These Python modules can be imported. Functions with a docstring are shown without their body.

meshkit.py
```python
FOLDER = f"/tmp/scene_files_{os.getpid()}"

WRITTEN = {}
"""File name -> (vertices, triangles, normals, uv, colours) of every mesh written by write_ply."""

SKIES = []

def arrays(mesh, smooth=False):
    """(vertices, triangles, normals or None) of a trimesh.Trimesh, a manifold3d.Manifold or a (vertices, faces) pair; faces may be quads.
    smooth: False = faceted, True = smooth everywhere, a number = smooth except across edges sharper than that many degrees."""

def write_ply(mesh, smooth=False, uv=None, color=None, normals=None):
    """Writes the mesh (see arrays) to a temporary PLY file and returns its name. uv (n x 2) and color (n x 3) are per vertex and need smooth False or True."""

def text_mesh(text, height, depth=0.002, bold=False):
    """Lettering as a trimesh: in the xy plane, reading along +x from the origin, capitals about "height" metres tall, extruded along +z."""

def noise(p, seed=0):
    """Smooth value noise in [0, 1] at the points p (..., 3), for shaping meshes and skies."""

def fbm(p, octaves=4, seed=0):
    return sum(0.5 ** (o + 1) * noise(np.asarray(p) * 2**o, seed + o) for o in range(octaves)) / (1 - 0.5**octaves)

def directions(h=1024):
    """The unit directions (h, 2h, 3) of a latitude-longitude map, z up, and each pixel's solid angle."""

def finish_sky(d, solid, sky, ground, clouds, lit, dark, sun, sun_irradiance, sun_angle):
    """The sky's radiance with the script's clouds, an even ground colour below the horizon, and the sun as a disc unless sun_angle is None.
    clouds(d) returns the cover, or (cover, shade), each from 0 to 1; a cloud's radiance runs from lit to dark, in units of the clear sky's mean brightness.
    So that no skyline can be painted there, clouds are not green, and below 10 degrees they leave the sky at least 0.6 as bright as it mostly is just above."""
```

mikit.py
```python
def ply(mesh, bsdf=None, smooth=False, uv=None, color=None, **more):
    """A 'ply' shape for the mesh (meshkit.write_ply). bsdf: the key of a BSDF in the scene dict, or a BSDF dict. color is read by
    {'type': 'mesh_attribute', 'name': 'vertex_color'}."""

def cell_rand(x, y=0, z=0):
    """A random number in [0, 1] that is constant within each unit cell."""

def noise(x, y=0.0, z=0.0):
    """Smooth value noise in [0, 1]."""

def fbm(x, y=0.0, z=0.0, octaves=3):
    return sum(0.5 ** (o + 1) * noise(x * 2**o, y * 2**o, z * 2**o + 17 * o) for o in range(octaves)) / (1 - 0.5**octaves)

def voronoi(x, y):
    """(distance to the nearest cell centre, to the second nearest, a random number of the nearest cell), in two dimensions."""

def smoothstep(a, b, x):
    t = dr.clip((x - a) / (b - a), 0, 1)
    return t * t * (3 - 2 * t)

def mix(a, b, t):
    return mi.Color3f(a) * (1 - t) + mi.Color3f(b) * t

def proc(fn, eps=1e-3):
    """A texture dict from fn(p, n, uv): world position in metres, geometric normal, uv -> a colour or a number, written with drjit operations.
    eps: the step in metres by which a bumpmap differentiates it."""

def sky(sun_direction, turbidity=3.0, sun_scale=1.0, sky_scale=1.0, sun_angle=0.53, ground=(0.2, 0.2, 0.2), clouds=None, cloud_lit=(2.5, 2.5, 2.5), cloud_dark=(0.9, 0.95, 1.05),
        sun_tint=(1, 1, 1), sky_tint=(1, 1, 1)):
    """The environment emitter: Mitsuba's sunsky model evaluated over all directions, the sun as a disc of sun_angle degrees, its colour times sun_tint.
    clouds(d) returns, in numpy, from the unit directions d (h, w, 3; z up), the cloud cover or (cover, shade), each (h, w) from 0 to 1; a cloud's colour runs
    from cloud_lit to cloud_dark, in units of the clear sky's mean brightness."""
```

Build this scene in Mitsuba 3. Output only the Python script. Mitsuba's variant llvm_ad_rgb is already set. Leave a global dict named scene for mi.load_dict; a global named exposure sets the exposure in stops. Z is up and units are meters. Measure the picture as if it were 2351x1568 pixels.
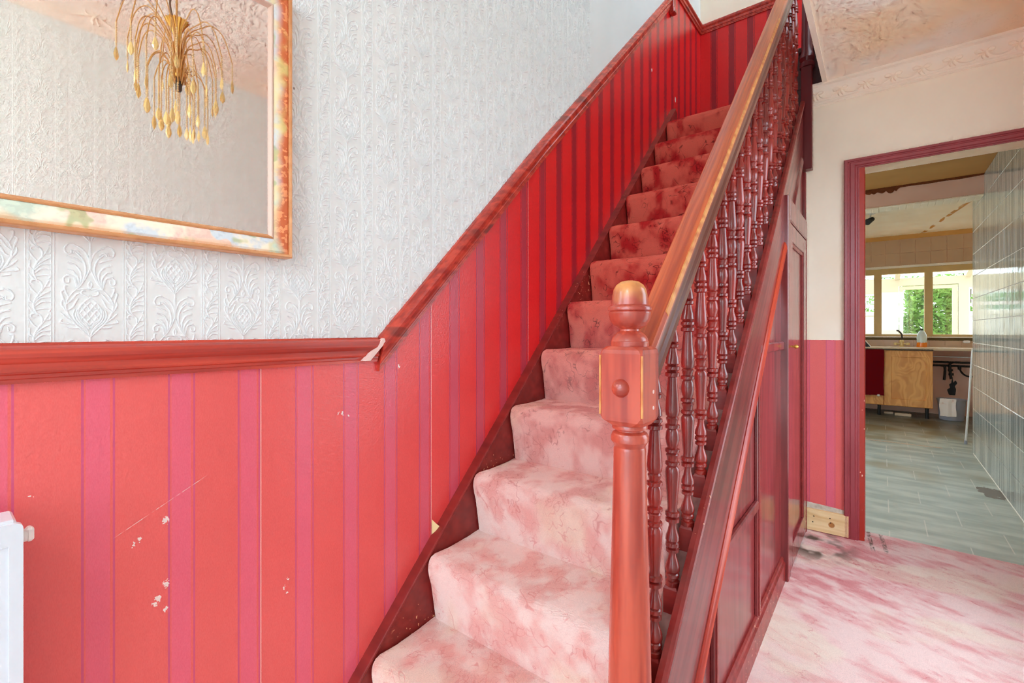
import math, random
import numpy as np, trimesh, drjit as dr, mitsuba as mi, mikit, meshkit
from mikit import noise, fbm, voronoi, cell_rand, smoothstep, mix, proc
from shapely.geometry import Polygon, LineString
T = mi.ScalarTransform4f
scene, labels = {}, {}

# ------------------------------------------------------------------ camera, sky, exposure
F, W, Hh, YAW, EYE = 1073.0, 2351.0, 1568.0, math.radians(38.37), 1.13
scene['camera'] = {'type': 'perspective', 'fov': math.degrees(2 * math.atan(W / 2 / F)), 'fov_axis': 'x', 'near_clip': 0.02, 'far_clip': 200.0,
                   'principal_point_offset_y': 27.0 / Hh,
                   'to_world': T().look_at(origin=[0, 0, EYE], target=[-math.sin(YAW), math.cos(YAW), EYE], up=[0, 0, 1])}
scene['sky'] = mikit.sky((-0.35, 0.45, 0.9), turbidity=4.0, sun_scale=0.0, sky_scale=1.0, ground=(0.30, 0.29, 0.27), sun_angle=None,
                         clouds=lambda d: np.full(d.shape[:2], 0.92), cloud_lit=(0.84, 1.0, 1.10))
exposure = 5.42

# ------------------------------------------------------------------ helpers
def lin(r, g, b):
    f = lambda v: (v / 255) / 12.92 if v <= 10 else ((v / 255 + 0.055) / 1.055) ** 2.4
    return [f(r), f(g), f(b)]
def C(*rgb): return mi.Color3f(*lin(*rgb))
def rgb(v): return {'type': 'rgb', 'value': list(v)} if not isinstance(v, dict) else v
def mat(name, base, rough=0.5, spec=0.5, bump=None, bscale=0.001, eps=1e-3, **kw):
    b = {'type': 'principled', 'base_color': rgb(base), 'roughness': rough, 'specular': spec, **kw}
    if bump is not None:
        b = {'type': 'bumpmap', 'tex': proc(bump, eps), 'scale': bscale, 'bsdf': b}
    scene['material_' + name] = {'type': 'twosided', 'bsdf': b}
used = {}
def key_for(name, parent=None):
    k = (parent + '__' if parent else '') + name
    n = used.get(k, 0); used[k] = n + 1
    return k if n == 0 else f'{k}_{n:03d}'
def add(name, mesh, bsdf, parent=None, smooth=30):
    k = key_for(name, parent)
    scene[k] = mikit.ply(mesh, 'material_' + bsdf, smooth=smooth)
    return k
def thing(name, label, cat, group=None):
    k = key_for(name); tag(k, label, cat, group); return k
def tag(k, label, cat=None, group=None, kind=None):
    d = {'label': label}
    if cat: d['category'] = cat
    if group: d['group'] = group
    if kind: d['kind'] = kind
    labels[k] = d; return k
def struct(name, mesh, bsdf, label, smooth=False):
    k = add(name, mesh, bsdf, None, smooth)
    return tag(k, label, kind='structure')
def tm(v, f):
    return trimesh.Trimesh(np.asarray(v, float), np.asarray(f), process=False)
def cat(*ms): return trimesh.util.concatenate([m for a in ms for m in (a if isinstance(a, (list, tuple)) else [a])])
def box(x0, x1, y0, y1, z0, z1, c=0.0):
    if c <= 0:
        m = trimesh.creation.box((x1 - x0, y1 - y0, z1 - z0))
        m.apply_translation(((x0 + x1) / 2, (y0 + y1) / 2, (z0 + z1) / 2)); return m
    h = np.array([x1 - x0, y1 - y0, z1 - z0]) / 2; p = []
    for s in np.ndindex(2, 2, 2):
        q = (np.array(s) * 2 - 1)
        for k in range(3):
            a = h - c; a[k] = h[k]; p.append(q * a)
    m = trimesh.convex.convex_hull(np.array(p))
    m.apply_translation(((x0 + x1) / 2, (y0 + y1) / 2, (z0 + z1) / 2)); return m
def poly_ext(poly, h0, h1, axis):
    m = trimesh.creation.extrude_polygon(poly if isinstance(poly, Polygon) else Polygon(poly), h1 - h0, engine='earcut')
    v, f = np.array(m.vertices), np.array(m.faces); v[:, 2] += h0
    if axis == 'x': v = v[:, [2, 0, 1]]
    elif axis == 'y': v = v[:, [0, 2, 1]]; f = f[:, ::-1]
    return tm(v, f)
def loft(rings, closed=True, caps=True):
    """rings: list of (n,3) arrays."""
    r = np.array(rings, float); m, n = r.shape[:2]; f = []
    for i in range(m - 1):
        for j in range(n if closed else n - 1):
            a, b = i * n + j, i * n + (j + 1) % n
            f += [(a, b, b + n), (a, b + n, a + n)]
    v = r.reshape(-1, 3)
    if caps and closed:
        for i, flip in ((0, True), (m - 1, False)):
            c = len(v); v = np.vstack([v, r[i].mean(0)])
            for j in range(n):
                a, b = i * n + j, i * n + (j + 1) % n
                f.append((b, a, c) if flip else (a, b, c))
    return tm(v, f)
def prism(profile, stations):
    """profile [(u,v)], stations [(origin, U, V)] -> solid."""
    p = np.array(profile, float)
    return loft([np.array(o) + p[:, :1] * np.array(u) + p[:, 1:] * np.array(w) for o, u, w in stations])
def lathe(prof, n=24, at=(0, 0, 0)):
    a = np.arange(n) * 2 * np.pi / n
    return loft([np.stack([np.cos(a) * max(r, 1e-5), np.sin(a) * max(r, 1e-5), a * 0 + z], 1) + np.array(at) for r, z in prof])
def tube(path, r, n=8, caps=True):
    p = np.array(path, float); r = np.broadcast_to(r, len(p)); rings = []
    t = np.gradient(p, axis=0); t /= np.linalg.norm(t, axis=1, keepdims=True) + 1e-12
    u = np.cross(t[0], [0.31, 0.2, 0.93]); u /= np.linalg.norm(u)
    a = np.arange(n) * 2 * np.pi / n
    for i in range(len(p)):
        u = u - t[i] * (u @ t[i]); u /= np.linalg.norm(u); w = np.cross(t[i], u)
        rings.append(p[i] + r[i] * (np.cos(a)[:, None] * u + np.sin(a)[:, None] * w))
    return loft(rings, caps=caps)
def smooth_path(pts, n=6):
    p = np.array(pts, float)
    q = np.vstack([2 * p[0] - p[1], p, 2 * p[-1] - p[-2]]); out = []
    for i in range(1, len(q) - 2):
        for t in np.arange(n) / n:
            a, b, c, d = q[i - 1], q[i], q[i + 1], q[i + 2]
            out.append(0.5 * (2 * b + (c - a) * t + (2 * a - 5 * b + 4 * c - d) * t * t + (3 * b - a - 3 * c + d) * t ** 3))
    out.append(p[-1]); return np.array(out)
def ball(c, r, sub=2, s=(1, 1, 1)):
    m = trimesh.creation.icosphere(subdivisions=sub, radius=r); m.apply_scale(s); m.apply_translation(c); return m
def cyl(p0, p1, r, n=16): return tube([p0, p1], r, n)
rng = np.random.default_rng(7)

# ------------------------------------------------------------------ main measures (metres, eye at the origin of x and y)
XL, XR, YE, YB, CEIL, TOP = -1.035, 0.58, 3.13, 3.513, 2.50, 5.0
YF, PITCH = -1.4, 0.1195
DADO_T, DADO_B = 1.110, 1.048
DADO = [(0.739, 1.110), (1.5, 1.879), (2.87, 3.198)]                # the sloping rail's top edge (y, z)
def dado_z(y):
    if y < 0.739: return 1.110
    if y < 2.885: return float(np.interp(y, [p[0] for p in DADO] + [2.885], [p[1] for p in DADO] + [3.21]))
    return 3.34
NX, NY = -0.374, 0.831                                              # newel axis
def tread_z(k): return 0.497 + 0.1868 * k
def nose_y(k): return 0.877 + 0.1852 * k
def string_top(y): return 0.555 + 0.925 * (y - 1.05)
def string_low(y): return 0.33 + 0.951 * (y - 1.174)
def seat_z(y): return 0.495 + 0.948 * (y - 1.05)
def rail_z(y): return 0.254 + 0.968 * y

# ------------------------------------------------------------------ materials
def stripes(t, p, lit_fade=0.0, lit_fade2=0.0):
    """vinyl striped paper along coordinate t; fade: painted pale wash for strong entrance light; on the end wall, bleaching."""
    q = (t - 0.1624) / PITCH; q = (q - dr.floor(q)) * PITCH
    fib = fbm(p.y * 900 + p.x * 900, p.z * 300, 0, 2)
    fib = dr.clip(fib + 0.5 * (fbm(p.y * 3 + p.x * 3, p.z * 3, 3, 3) - 0.5), 0, 1)
    base = mix(mix(C(200, 22, 28), C(214, 34, 36), fib), mix(C(214, 84, 82), C(221, 97, 94), fib), lit_fade)
    stripe = mix(mix(C(140, 18, 32), C(152, 24, 40), fib), mix(C(212, 84, 104), C(219, 96, 116), fib), lit_fade2)
    w = lambda a, b: smoothstep(a - 0.0004, a + 0.0004, q) * (1 - smoothstep(b - 0.0004, b + 0.0004, q))
    c = mix(base, stripe, w(0.0062, 0.0375))
    return mix(c, mix(C(108, 12, 32), C(196, 76, 112), lit_fade2), dr.minimum(1, w(0.0006, 0.0040) + w(0.0412, 0.0442)))
CHIPS = [(0.279, 0.779, .006), (0.280, 0.662, .006), (0.279, 0.616, .004), (0.268, 0.640, .006), (0.262, 0.632, .004), (0.639, 0.925, .004), (0.628, 0.927, .002), (0.655, 0.918, .002),
         (0.105, 0.872, .002), (0.505, 0.578, .002), (0.497, 0.560, .003), (0.503, 0.548, .002), (0.232, 0.75, .003), (0.241, 0.757, .003), (0.81, 1.03, .004), (2.99, 2.60, .016), (2.60, 2.62, .010)]
def red_left(p, n, uv):
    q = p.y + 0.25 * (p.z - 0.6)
    c = stripes(p.y, p, 1 - smoothstep(0.2, 1.75, q), 1 - smoothstep(0.4, 2.1, q))  # paper painted paler towards the entrance, standing in for strong light there
    m = mi.Float(0)
    wob = (noise(p.y * 500, p.z * 500) - 0.5) * 0.006
    for y, z, r in CHIPS:
        d = dr.sqrt(dr.square(p.y - y) + dr.square((p.z - z) * 0.7)) + wob
        m = dr.maximum(m, 1 - smoothstep(r * 0.55, r * 0.8, d))
    for y in (0.4475, 0.9265, 1.405):                                    # paper seams, slightly open and pale
        m = dr.maximum(m, 0.55 * (1 - smoothstep(0.0006, 0.0013, dr.abs(p.y - y))))
    scr = (1 - smoothstep(0.0004, 0.0012, dr.abs(p.z - 0.79 - (p.y - 0.24) * 0.52))) * smoothstep(0.20, 0.22, p.y) * (1 - smoothstep(0.33, 0.35, p.y)) * noise(p.y * 300)
    m = dr.maximum(m, 0.7 * scr)
    return mix(c, C(226, 206, 200), m)
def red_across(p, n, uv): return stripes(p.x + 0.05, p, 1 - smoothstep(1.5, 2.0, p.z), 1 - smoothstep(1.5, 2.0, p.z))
def red_bump(p, n, uv): return fbm(p.y * 500 + p.x * 500, p.z * 500, 0, 2)
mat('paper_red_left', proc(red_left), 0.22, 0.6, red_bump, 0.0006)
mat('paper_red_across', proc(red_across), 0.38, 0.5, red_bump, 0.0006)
def paper_white_c(p, n, uv):
    g = fbm(p.y * 7 + p.x * 7, p.z * 3, 0, 3)
    c = mix(C(208, 211, 209), C(218, 221, 220), g)
    for y, z in ((0.6836, 1.8153), (0.5188, 1.6717), (0.512, 1.745)):             # old nail marks
        c = mix(c, C(120, 104, 98), 1 - smoothstep(0.0012, 0.0026, dr.sqrt(dr.square(p.y - y) + dr.square((p.z - z) * 0.6))))
    return c
def paper_white_b(p, n, uv):
    far = smoothstep(1.9, 2.3, p.y)
    s = p.y * 700 + p.x * 500
    rib = noise(s, p.z * 30) * 1.2 * far
    return fbm(p.y * 420 + p.x * 420, p.z * 420, 0, 2) * 0.6 + rib
mat('paper_white', proc(paper_white_c), 0.55, 0.35, paper_white_b, 0.0012)
mat('paper_bright', lin(230, 234, 228), 0.55, 0.35, paper_white_b, 0.0012)  # paler copy of the white paper, making up for missing light
mat('emboss', lin(211, 216, 217), 0.5, 0.4)
def cream_c(p, n, uv):
    g = fbm(p.x * 5, p.z * 4, p.y * 4, 4)
    warm = smoothstep(0.5, 0.75, fbm(p.x * 2.2 + 9, p.z * 2, 0, 3))
    return mix(mix(C(242, 228, 208), C(248, 236, 216), g), C(244, 220, 190), warm * 0.5)
mat('cream_paper', proc(cream_c), 0.6, 0.3, lambda p, n, uv: fbm(p.x * 260, p.z * 120, 0, 3), 0.001)
def ceil_c(p, n, uv):
    a = smoothstep(0.36, 0.62, fbm(p.x * 1.6 + 3, p.y * 1.5, 0, 4)) * smoothstep(0.9, 1.9, p.y)  # peach mottling, growing towards the kitchen end
    v1, v2, _ = voronoi(p.x * 34 + 2.0 * noise(p.x * 40, p.y * 40), p.y * 34)
    crack = (1 - smoothstep(0.0, 0.06, v2 - v1)) * smoothstep(0.45, 0.7, noise(p.x * 9, p.y * 9))
    return mix(mix(C(248, 236, 224), C(250, 216, 178), a), C(206, 166, 130), crack * 0.35)
def ceil_b(p, n, uv):
    s = noise(p.x * 30, p.y * 30, 3)
    return fbm(p.x * 34 + 2.4 * s, p.y * 62 + 2.4 * noise(p.x * 22, p.y * 22, 8), 0, 3)
mat('ceiling_paper', proc(ceil_c), 0.6, 0.3, ceil_b, 0.020, 2e-3)
mat('plaster_trim', lin(244, 230, 214), 0.55, 0.3)
mat('raw_plaster', proc(lambda p, n, uv: mix(C(168, 150, 128), C(222, 212, 198), fbm(p.x * 60, p.z * 60, p.y * 60, 3))), 0.8, 0.2)
def wood(base, dark, sc=1.0, stretch=(60, 60, 4)):
    def fn(p, n, uv):
        g = fbm(p.x * stretch[0] * sc, p.y * stretch[1] * sc, p.z * stretch[2] * sc, 3)
        return mix(dark, base, smoothstep(0.25, 0.7, g))
    return fn
mat('wood_mahogany', proc(wood(C(146, 34, 26), C(100, 21, 18))), 0.18, 0.6, clearcoat=1.0, clearcoat_gloss=0.9)
mat('wood_newel', proc(lambda p, n, uv: mix(wood(C(186, 80, 58), C(152, 54, 42))(p, n, uv), C(216, 156, 86), 0.75 * smoothstep(1.178, 1.220, p.z + 0.02 * (noise(p.x * 60, p.y * 60, p.z * 60) - 0.5)) * (1 - smoothstep(1.3, 1.31, p.z)))), 0.24, 0.6, clearcoat=0.7, clearcoat_gloss=0.85)
def rail_fn(p, n, uv):
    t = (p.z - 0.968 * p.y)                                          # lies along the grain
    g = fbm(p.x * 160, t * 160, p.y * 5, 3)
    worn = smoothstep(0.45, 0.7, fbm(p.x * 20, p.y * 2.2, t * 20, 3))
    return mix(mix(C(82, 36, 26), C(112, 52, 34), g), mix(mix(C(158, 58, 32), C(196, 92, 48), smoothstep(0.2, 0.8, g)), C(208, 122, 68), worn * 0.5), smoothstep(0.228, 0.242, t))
mat('wood_handrail', proc(rail_fn), 0.28, 0.55, clearcoat=0.4, clearcoat_gloss=0.8)
mat('wood_worn_edge', proc(lambda p, n, uv: mix(C(186, 104, 56), C(214, 156, 92), noise(p.y * 70, p.z * 70))), 0.45, 0.4)
mat('wood_rail', proc(lambda p, n, uv: mix(mix(C(150, 40, 32), C(194, 66, 48), smoothstep(0.25, 0.75, fbm(p.z * 60, p.y * 3, p.x * 60, 3))), C(92, 44, 40), smoothstep(0.70, 0.78, fbm(p.y * 5 + 3, p.z * 16, 2, 3)) * 0.6)),
    0.26, 0.6, clearcoat=0.4, clearcoat_gloss=0.85)
def string_fn(p, n, uv):
    chip = smoothstep(0.86, 0.90, noise(p.y * 170, p.z * 170, p.x * 170)) * smoothstep(0.66, 0.74, noise(p.y * 6, p.z * 6, 4))
    return mix(mix(C(104, 26, 24), C(140, 40, 36), fbm(p.y * 40, p.z * 40, 0, 3)), C(208, 150, 116), chip)
mat('wood_string', proc(string_fn), 0.30, 0.55)
mat('wood_panel', proc(wood(C(118, 40, 40), C(94, 28, 30), 1.0, (40, 40, 3))), 0.16, 0.6, clearcoat=1.0, clearcoat_gloss=0.9)
def slope_grain(base, dark):
    def fn(p, n, uv):
        return mix(dark, base, smoothstep(0.25, 0.72, fbm(p.x * 70, (p.z - 0.94 * p.y) * 55, p.y * 3.5, 3)))
    return fn
mat('wood_bead', proc(slope_grain(C(180, 62, 38), C(150, 42, 30))), 0.26, 0.55)
mat('wood_string_face', proc(slope_grain(C(116, 42, 40), C(92, 29, 30))), 0.17, 0.6, clearcoat=1.0, clearcoat_gloss=0.9)
mat('dusty_seat', proc(lambda p, n, uv: mix(C(104, 62, 58), C(168, 132, 126), fbm(p.x * 60, p.y * 40, p.z * 40, 3))), 0.6, 0.3)
mat('paint_maroon', proc(lambda p, n, uv: mix(C(134, 46, 52), C(158, 62, 70), fbm(p.x * 14, p.z * 5, p.y * 10, 3))), 0.28, 0.55, clearcoat=0.3)
mat('paint_orange', proc(lambda p, n, uv: mix(C(166, 44, 30), C(232, 180, 156), smoothstep(0.86, 0.89, noise(p.y * 120, p.z * 60, p.x * 120)) * (1 - smoothstep(1.1, 1.3, p.z)))), 0.35, 0.5)
mat('paint_cream', proc(lambda p, n, uv: mix(C(222, 206, 170), C(236, 226, 200), fbm(p.x * 14, p.z * 14, p.y * 14, 3))), 0.45, 0.4)
mat('dark_brown', lin(62, 20, 18), 0.35, 0.5)
mat('wood_dark', lin(92, 26, 30), 0.3, 0.55)
def carpet_fn(p, n, uv):
    t = p.y + p.z
    a = fbm(p.x * 11, t * 10, 2, 4); b = fbm(p.x * 24 + 7, t * 21, 5, 3)
    sw = 2.4 * noise(p.x * 7, t * 7, 8)
    f = dr.abs(fbm(p.x * 20 + sw, t * 20 - sw, 9, 3) - 0.5)
    f2 = dr.abs(fbm(p.x * 30 - sw, t * 28 + sw, 14, 3) - 0.52)
    vein = (1 - smoothstep(0.0, 0.020, f)) * smoothstep(0.34, 0.52, b)
    vein2 = (1 - smoothstep(0.0, 0.024, f2)) * smoothstep(0.40, 0.56, a)
    brk = smoothstep(0.38, 0.56, noise(p.x * 34, t * 32, 51)); vein = vein * brk; vein2 = vein2 * (0.25 + 0.75 * brk)
    worn = 1 - smoothstep(0.45, 1.35, p.z)                               # lower flight painted paler, as if washed out by entrance light
    pile = noise(p.x * 900, p.y * 900, p.z * 900)
    cloud = smoothstep(0.38, 0.66, 0.45 * a + 0.55 * b)
    f3 = dr.abs(fbm(p.x * 40 + sw, t * 36 + sw, 25, 2) - 0.5)
    vein3 = (1 - smoothstep(0.0, 0.035, f3)) * smoothstep(0.46, 0.58, 0.5 * a + 0.5 * b)
    upper_tone = mix(C(220, 104, 88), C(184, 40, 42), cloud)
    upper_tone = mix(upper_tone, C(92, 8, 20), dr.maximum(dr.maximum(vein * 0.85, vein2 * 0.8), vein3 * 0.5))
    old = mix(C(235, 208, 200), C(225, 172, 164), cloud)  # washed-out tone of the brightly lit lower steps
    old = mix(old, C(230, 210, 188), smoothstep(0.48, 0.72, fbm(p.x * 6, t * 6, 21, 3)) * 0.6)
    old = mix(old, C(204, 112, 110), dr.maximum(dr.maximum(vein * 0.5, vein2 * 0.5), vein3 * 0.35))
    c = mix(upper_tone, old, worn)
    tread = smoothstep(0.6, 0.95, n.z) * smoothstep(0.30, 0.6, fbm(p.x * 8, t * 5, 33, 3))
    c = mix(c, mix(C(150, 84, 58), C(228, 208, 188), worn), tread * 0.75)      # walked-on nosings
    return c * (0.88 + 0.24 * pile)
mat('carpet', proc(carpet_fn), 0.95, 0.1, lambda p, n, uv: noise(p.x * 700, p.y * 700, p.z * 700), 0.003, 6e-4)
def hall_carpet_fn(p, n, uv):
    x, y = p.x * 9, p.y * 19 + p.x * 5
    sw = 2.0 * noise(x * 0.5, y * 0.5, 8)
    a = 0.7 * fbm(x, y, 2, 4) + 0.3 * fbm(x * 2.5, y * 2.2, 5, 3)
    f = dr.abs(fbm(x * 1.3 + sw, y * 1.2 - sw, 9, 4) - 0.5)
    vein = 1 - smoothstep(0.0, 0.018, f)
    pile = noise(p.x * 800, p.y * 800)
    near = 1 - smoothstep(0.06, 0.50, dr.sqrt(dr.square(p.x + 0.2) + dr.square(p.y - 2.7) * 0.7))
    c = mix(C(233, 200, 193), C(219, 156, 154), smoothstep(0.38, 0.76, a + 0.16 * near))
    c = mix(c, C(232, 212, 192), smoothstep(0.5, 0.68, fbm(p.x * 4, p.y * 5, 41, 3)) * 0.6)
    c = mix(c, C(196, 84, 94), vein * 0.45 * smoothstep(0.40, 0.62, a + 0.12 * near) + 0.4 * near * smoothstep(0.40, 0.7, a))
    soil = smoothstep(0.46, 0.70, fbm(p.x * 14, p.y * 10, 3, 3)) * (1 - smoothstep(0.05, 0.22, dr.sqrt(dr.square(p.x + 0.27) + dr.square((p.y - 2.92) * 0.8))))
    marks = dr.maximum(1 - smoothstep(0.006, 0.011, dr.abs(p.x + 0.043 + 0.1 * (p.y - 3.1))), 1 - smoothstep(0.006, 0.012, dr.abs(p.x - 0.012 + 0.1 * (p.y - 3.1)))) * smoothstep(3.0, 3.06, p.y) * noise(p.x * 200, p.y * 60)
    c = mix(c, C(112, 92, 80), dr.minimum(1, soil * 1.2 + marks))
    return c * (0.88 + 0.24 * pile)
mat('hall_carpet', proc(hall_carpet_fn), 0.95, 0.1, lambda p, n, uv: noise(p.x * 600, p.y * 600), 0.003, 6e-4)
mat('white_enamel', lin(206, 213, 220), 0.22, 0.55)
mat('white_plastic', lin(228, 226, 222), 0.35, 0.5)
mat('gold', proc(lambda p, n, uv: mix(C(186, 122, 72), C(220, 164, 116), fbm(p.y * 60, p.z * 60, p.x * 60, 3))), 0.34, 0.5, metallic=0.35)
mat('slip', lin(192, 162, 146), 0.35, 0.5)
def floral(p, n, uv):
    y, z = p.y * 15 + 0.7 * noise(p.y * 40, p.z * 40), p.z * 15 + 0.7 * noise(p.y * 40 + 40, p.z * 40)
    d, d2, r = voronoi(y, z)
    q = d + 0.45 * (fbm(p.y * 130, p.z * 130, 0, 3) - 0.5)
    bl = 1 - smoothstep(0.18, 0.75, q)
    side = smoothstep(0.446, 0.454, p.y)                                 # the upright on the right is richer
    outer = smoothstep(0.460, 0.482, p.y + 0.03 * (fbm(p.z * 14, 3, 0, 3) - 0.5)) * side
    pale = dr.select(r < 0.3, C(236, 196, 182), dr.select(r < 0.6, C(190, 208, 192), C(196, 210, 222)))
    c = mix(mix(C(238, 228, 206), C(222, 208, 164), side), pale, bl * 0.85)
    petal = smoothstep(0.50, 0.64, fbm(p.y * 150, p.z * 150, 4, 3))
    rich = mix(mix(C(190, 92, 50), C(226, 142, 92), petal), C(206, 178, 112), smoothstep(0.55, 0.7, fbm(p.z * 16, p.y * 16, 11, 3)))
    c = mix(c, rich, outer)
    low = (1 - smoothstep(1.290, 1.302, p.z + 0.012 * (noise(p.y * 40, 1) - 0.5))) * (1 - side)
    c = mix(c, C(226, 176, 120), low * 0.6)
    green = smoothstep(0.62, 0.70, fbm(p.y * 26 + 50, p.z * 26, 7, 3)) * (1 - outer)
    c = mix(c, C(166, 176, 120), green * 0.7)
    return mix(c, c * 0.86, petal * bl * 0.7)
mat('floral_frame', proc(floral), 0.3, 0.5, clearcoat=0.4)
scene['material_mirror_glass'] = {'type': 'twosided', 'bsdf': {'type': 'conductor', 'material': 'none', 'specular_reflectance': {'type': 'rgb', 'value': [0.96, 0.965, 0.95]}}}
mat('brass', lin(222, 168, 82), 0.28, 0.5, metallic=0.75)
mat('brass_wire', lin(204, 150, 84), 0.35, 0.5, metallic=0.2)
mat('amber', lin(232, 196, 122), 0.12, 0.7, spec_trans=0.0, clearcoat=0.7)
mat('amber_bead', lin(220, 186, 128), 0.15, 0.7, clearcoat=0.6)
mat('dark_metal', lin(60, 50, 40), 0.4, 0.5)
mat('cable_brown', lin(110, 80, 60), 0.5, 0.4)
def tile_dark(p, n, uv):
    cy = dr.floor((p.y - 3.30) / 0.158)
    v = fbm(p.y * 40, p.z * 2.0, cy * 3, 3)
    return mix(C(124, 130, 124), C(164, 166, 156), smoothstep(0.3, 0.7, v))
mat('tile_grey', proc(tile_dark), 0.06, 0.9, lambda p, n, uv: noise(p.y * 38, p.z * 5) + 0.3 * noise(p.y * 90, p.z * 9), 0.0006, 2e-3)
mat('grout', lin(222, 214, 200), 0.8, 0.2)
mat('tile_pink', proc(lambda p, n, uv: mix(C(186, 152, 122), C(206, 176, 146), fbm(p.x * 4, p.z * 4, 0, 3))), 0.25, 0.5)
mat('grout_brown', lin(140, 104, 72), 0.8, 0.2)
mat('kitchen_ceiling', proc(lambda p, n, uv: mix(C(170, 118, 62), C(192, 146, 88), fbm(p.x * 3, p.y * 3, 0, 4))), 0.6, 0.3)
mat('pink_plaster', proc(lambda p, n, uv: mix(C(222, 178, 156), C(232, 194, 174), fbm(p.x * 5, p.z * 9, 0, 4))), 0.7, 0.3)
mat('cream_ceiling', proc(lambda p, n, uv: mix(mix(C(240, 222, 194), C(244, 232, 210), fbm(p.x * 6, p.y * 6, 0, 3)), C(200, 140, 60), (1 - smoothstep(0.015, 0.03, dr.abs(p.x - 0.50 + 0.15 * (p.y - 8)))) * smoothstep(0.4, 0.6, noise(p.y * 9, p.x * 30)))), 0.6, 0.3)
mat('coving_ochre', lin(216, 164, 96), 0.6, 0.3)
mat('damage_brown', proc(lambda p, n, uv: mix(C(92, 44, 22), C(128, 70, 36), fbm(p.x * 60, p.z * 60, 0, 3))), 0.8, 0.2)
mat('window_ochre', proc(lambda p, n, uv: mix(C(196, 164, 106), C(212, 182, 124), fbm(p.x * 6, p.z * 6, 0, 3))), 0.4, 0.4)
mat('white_gloss', lin(238, 232, 220), 0.35, 0.4)
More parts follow.
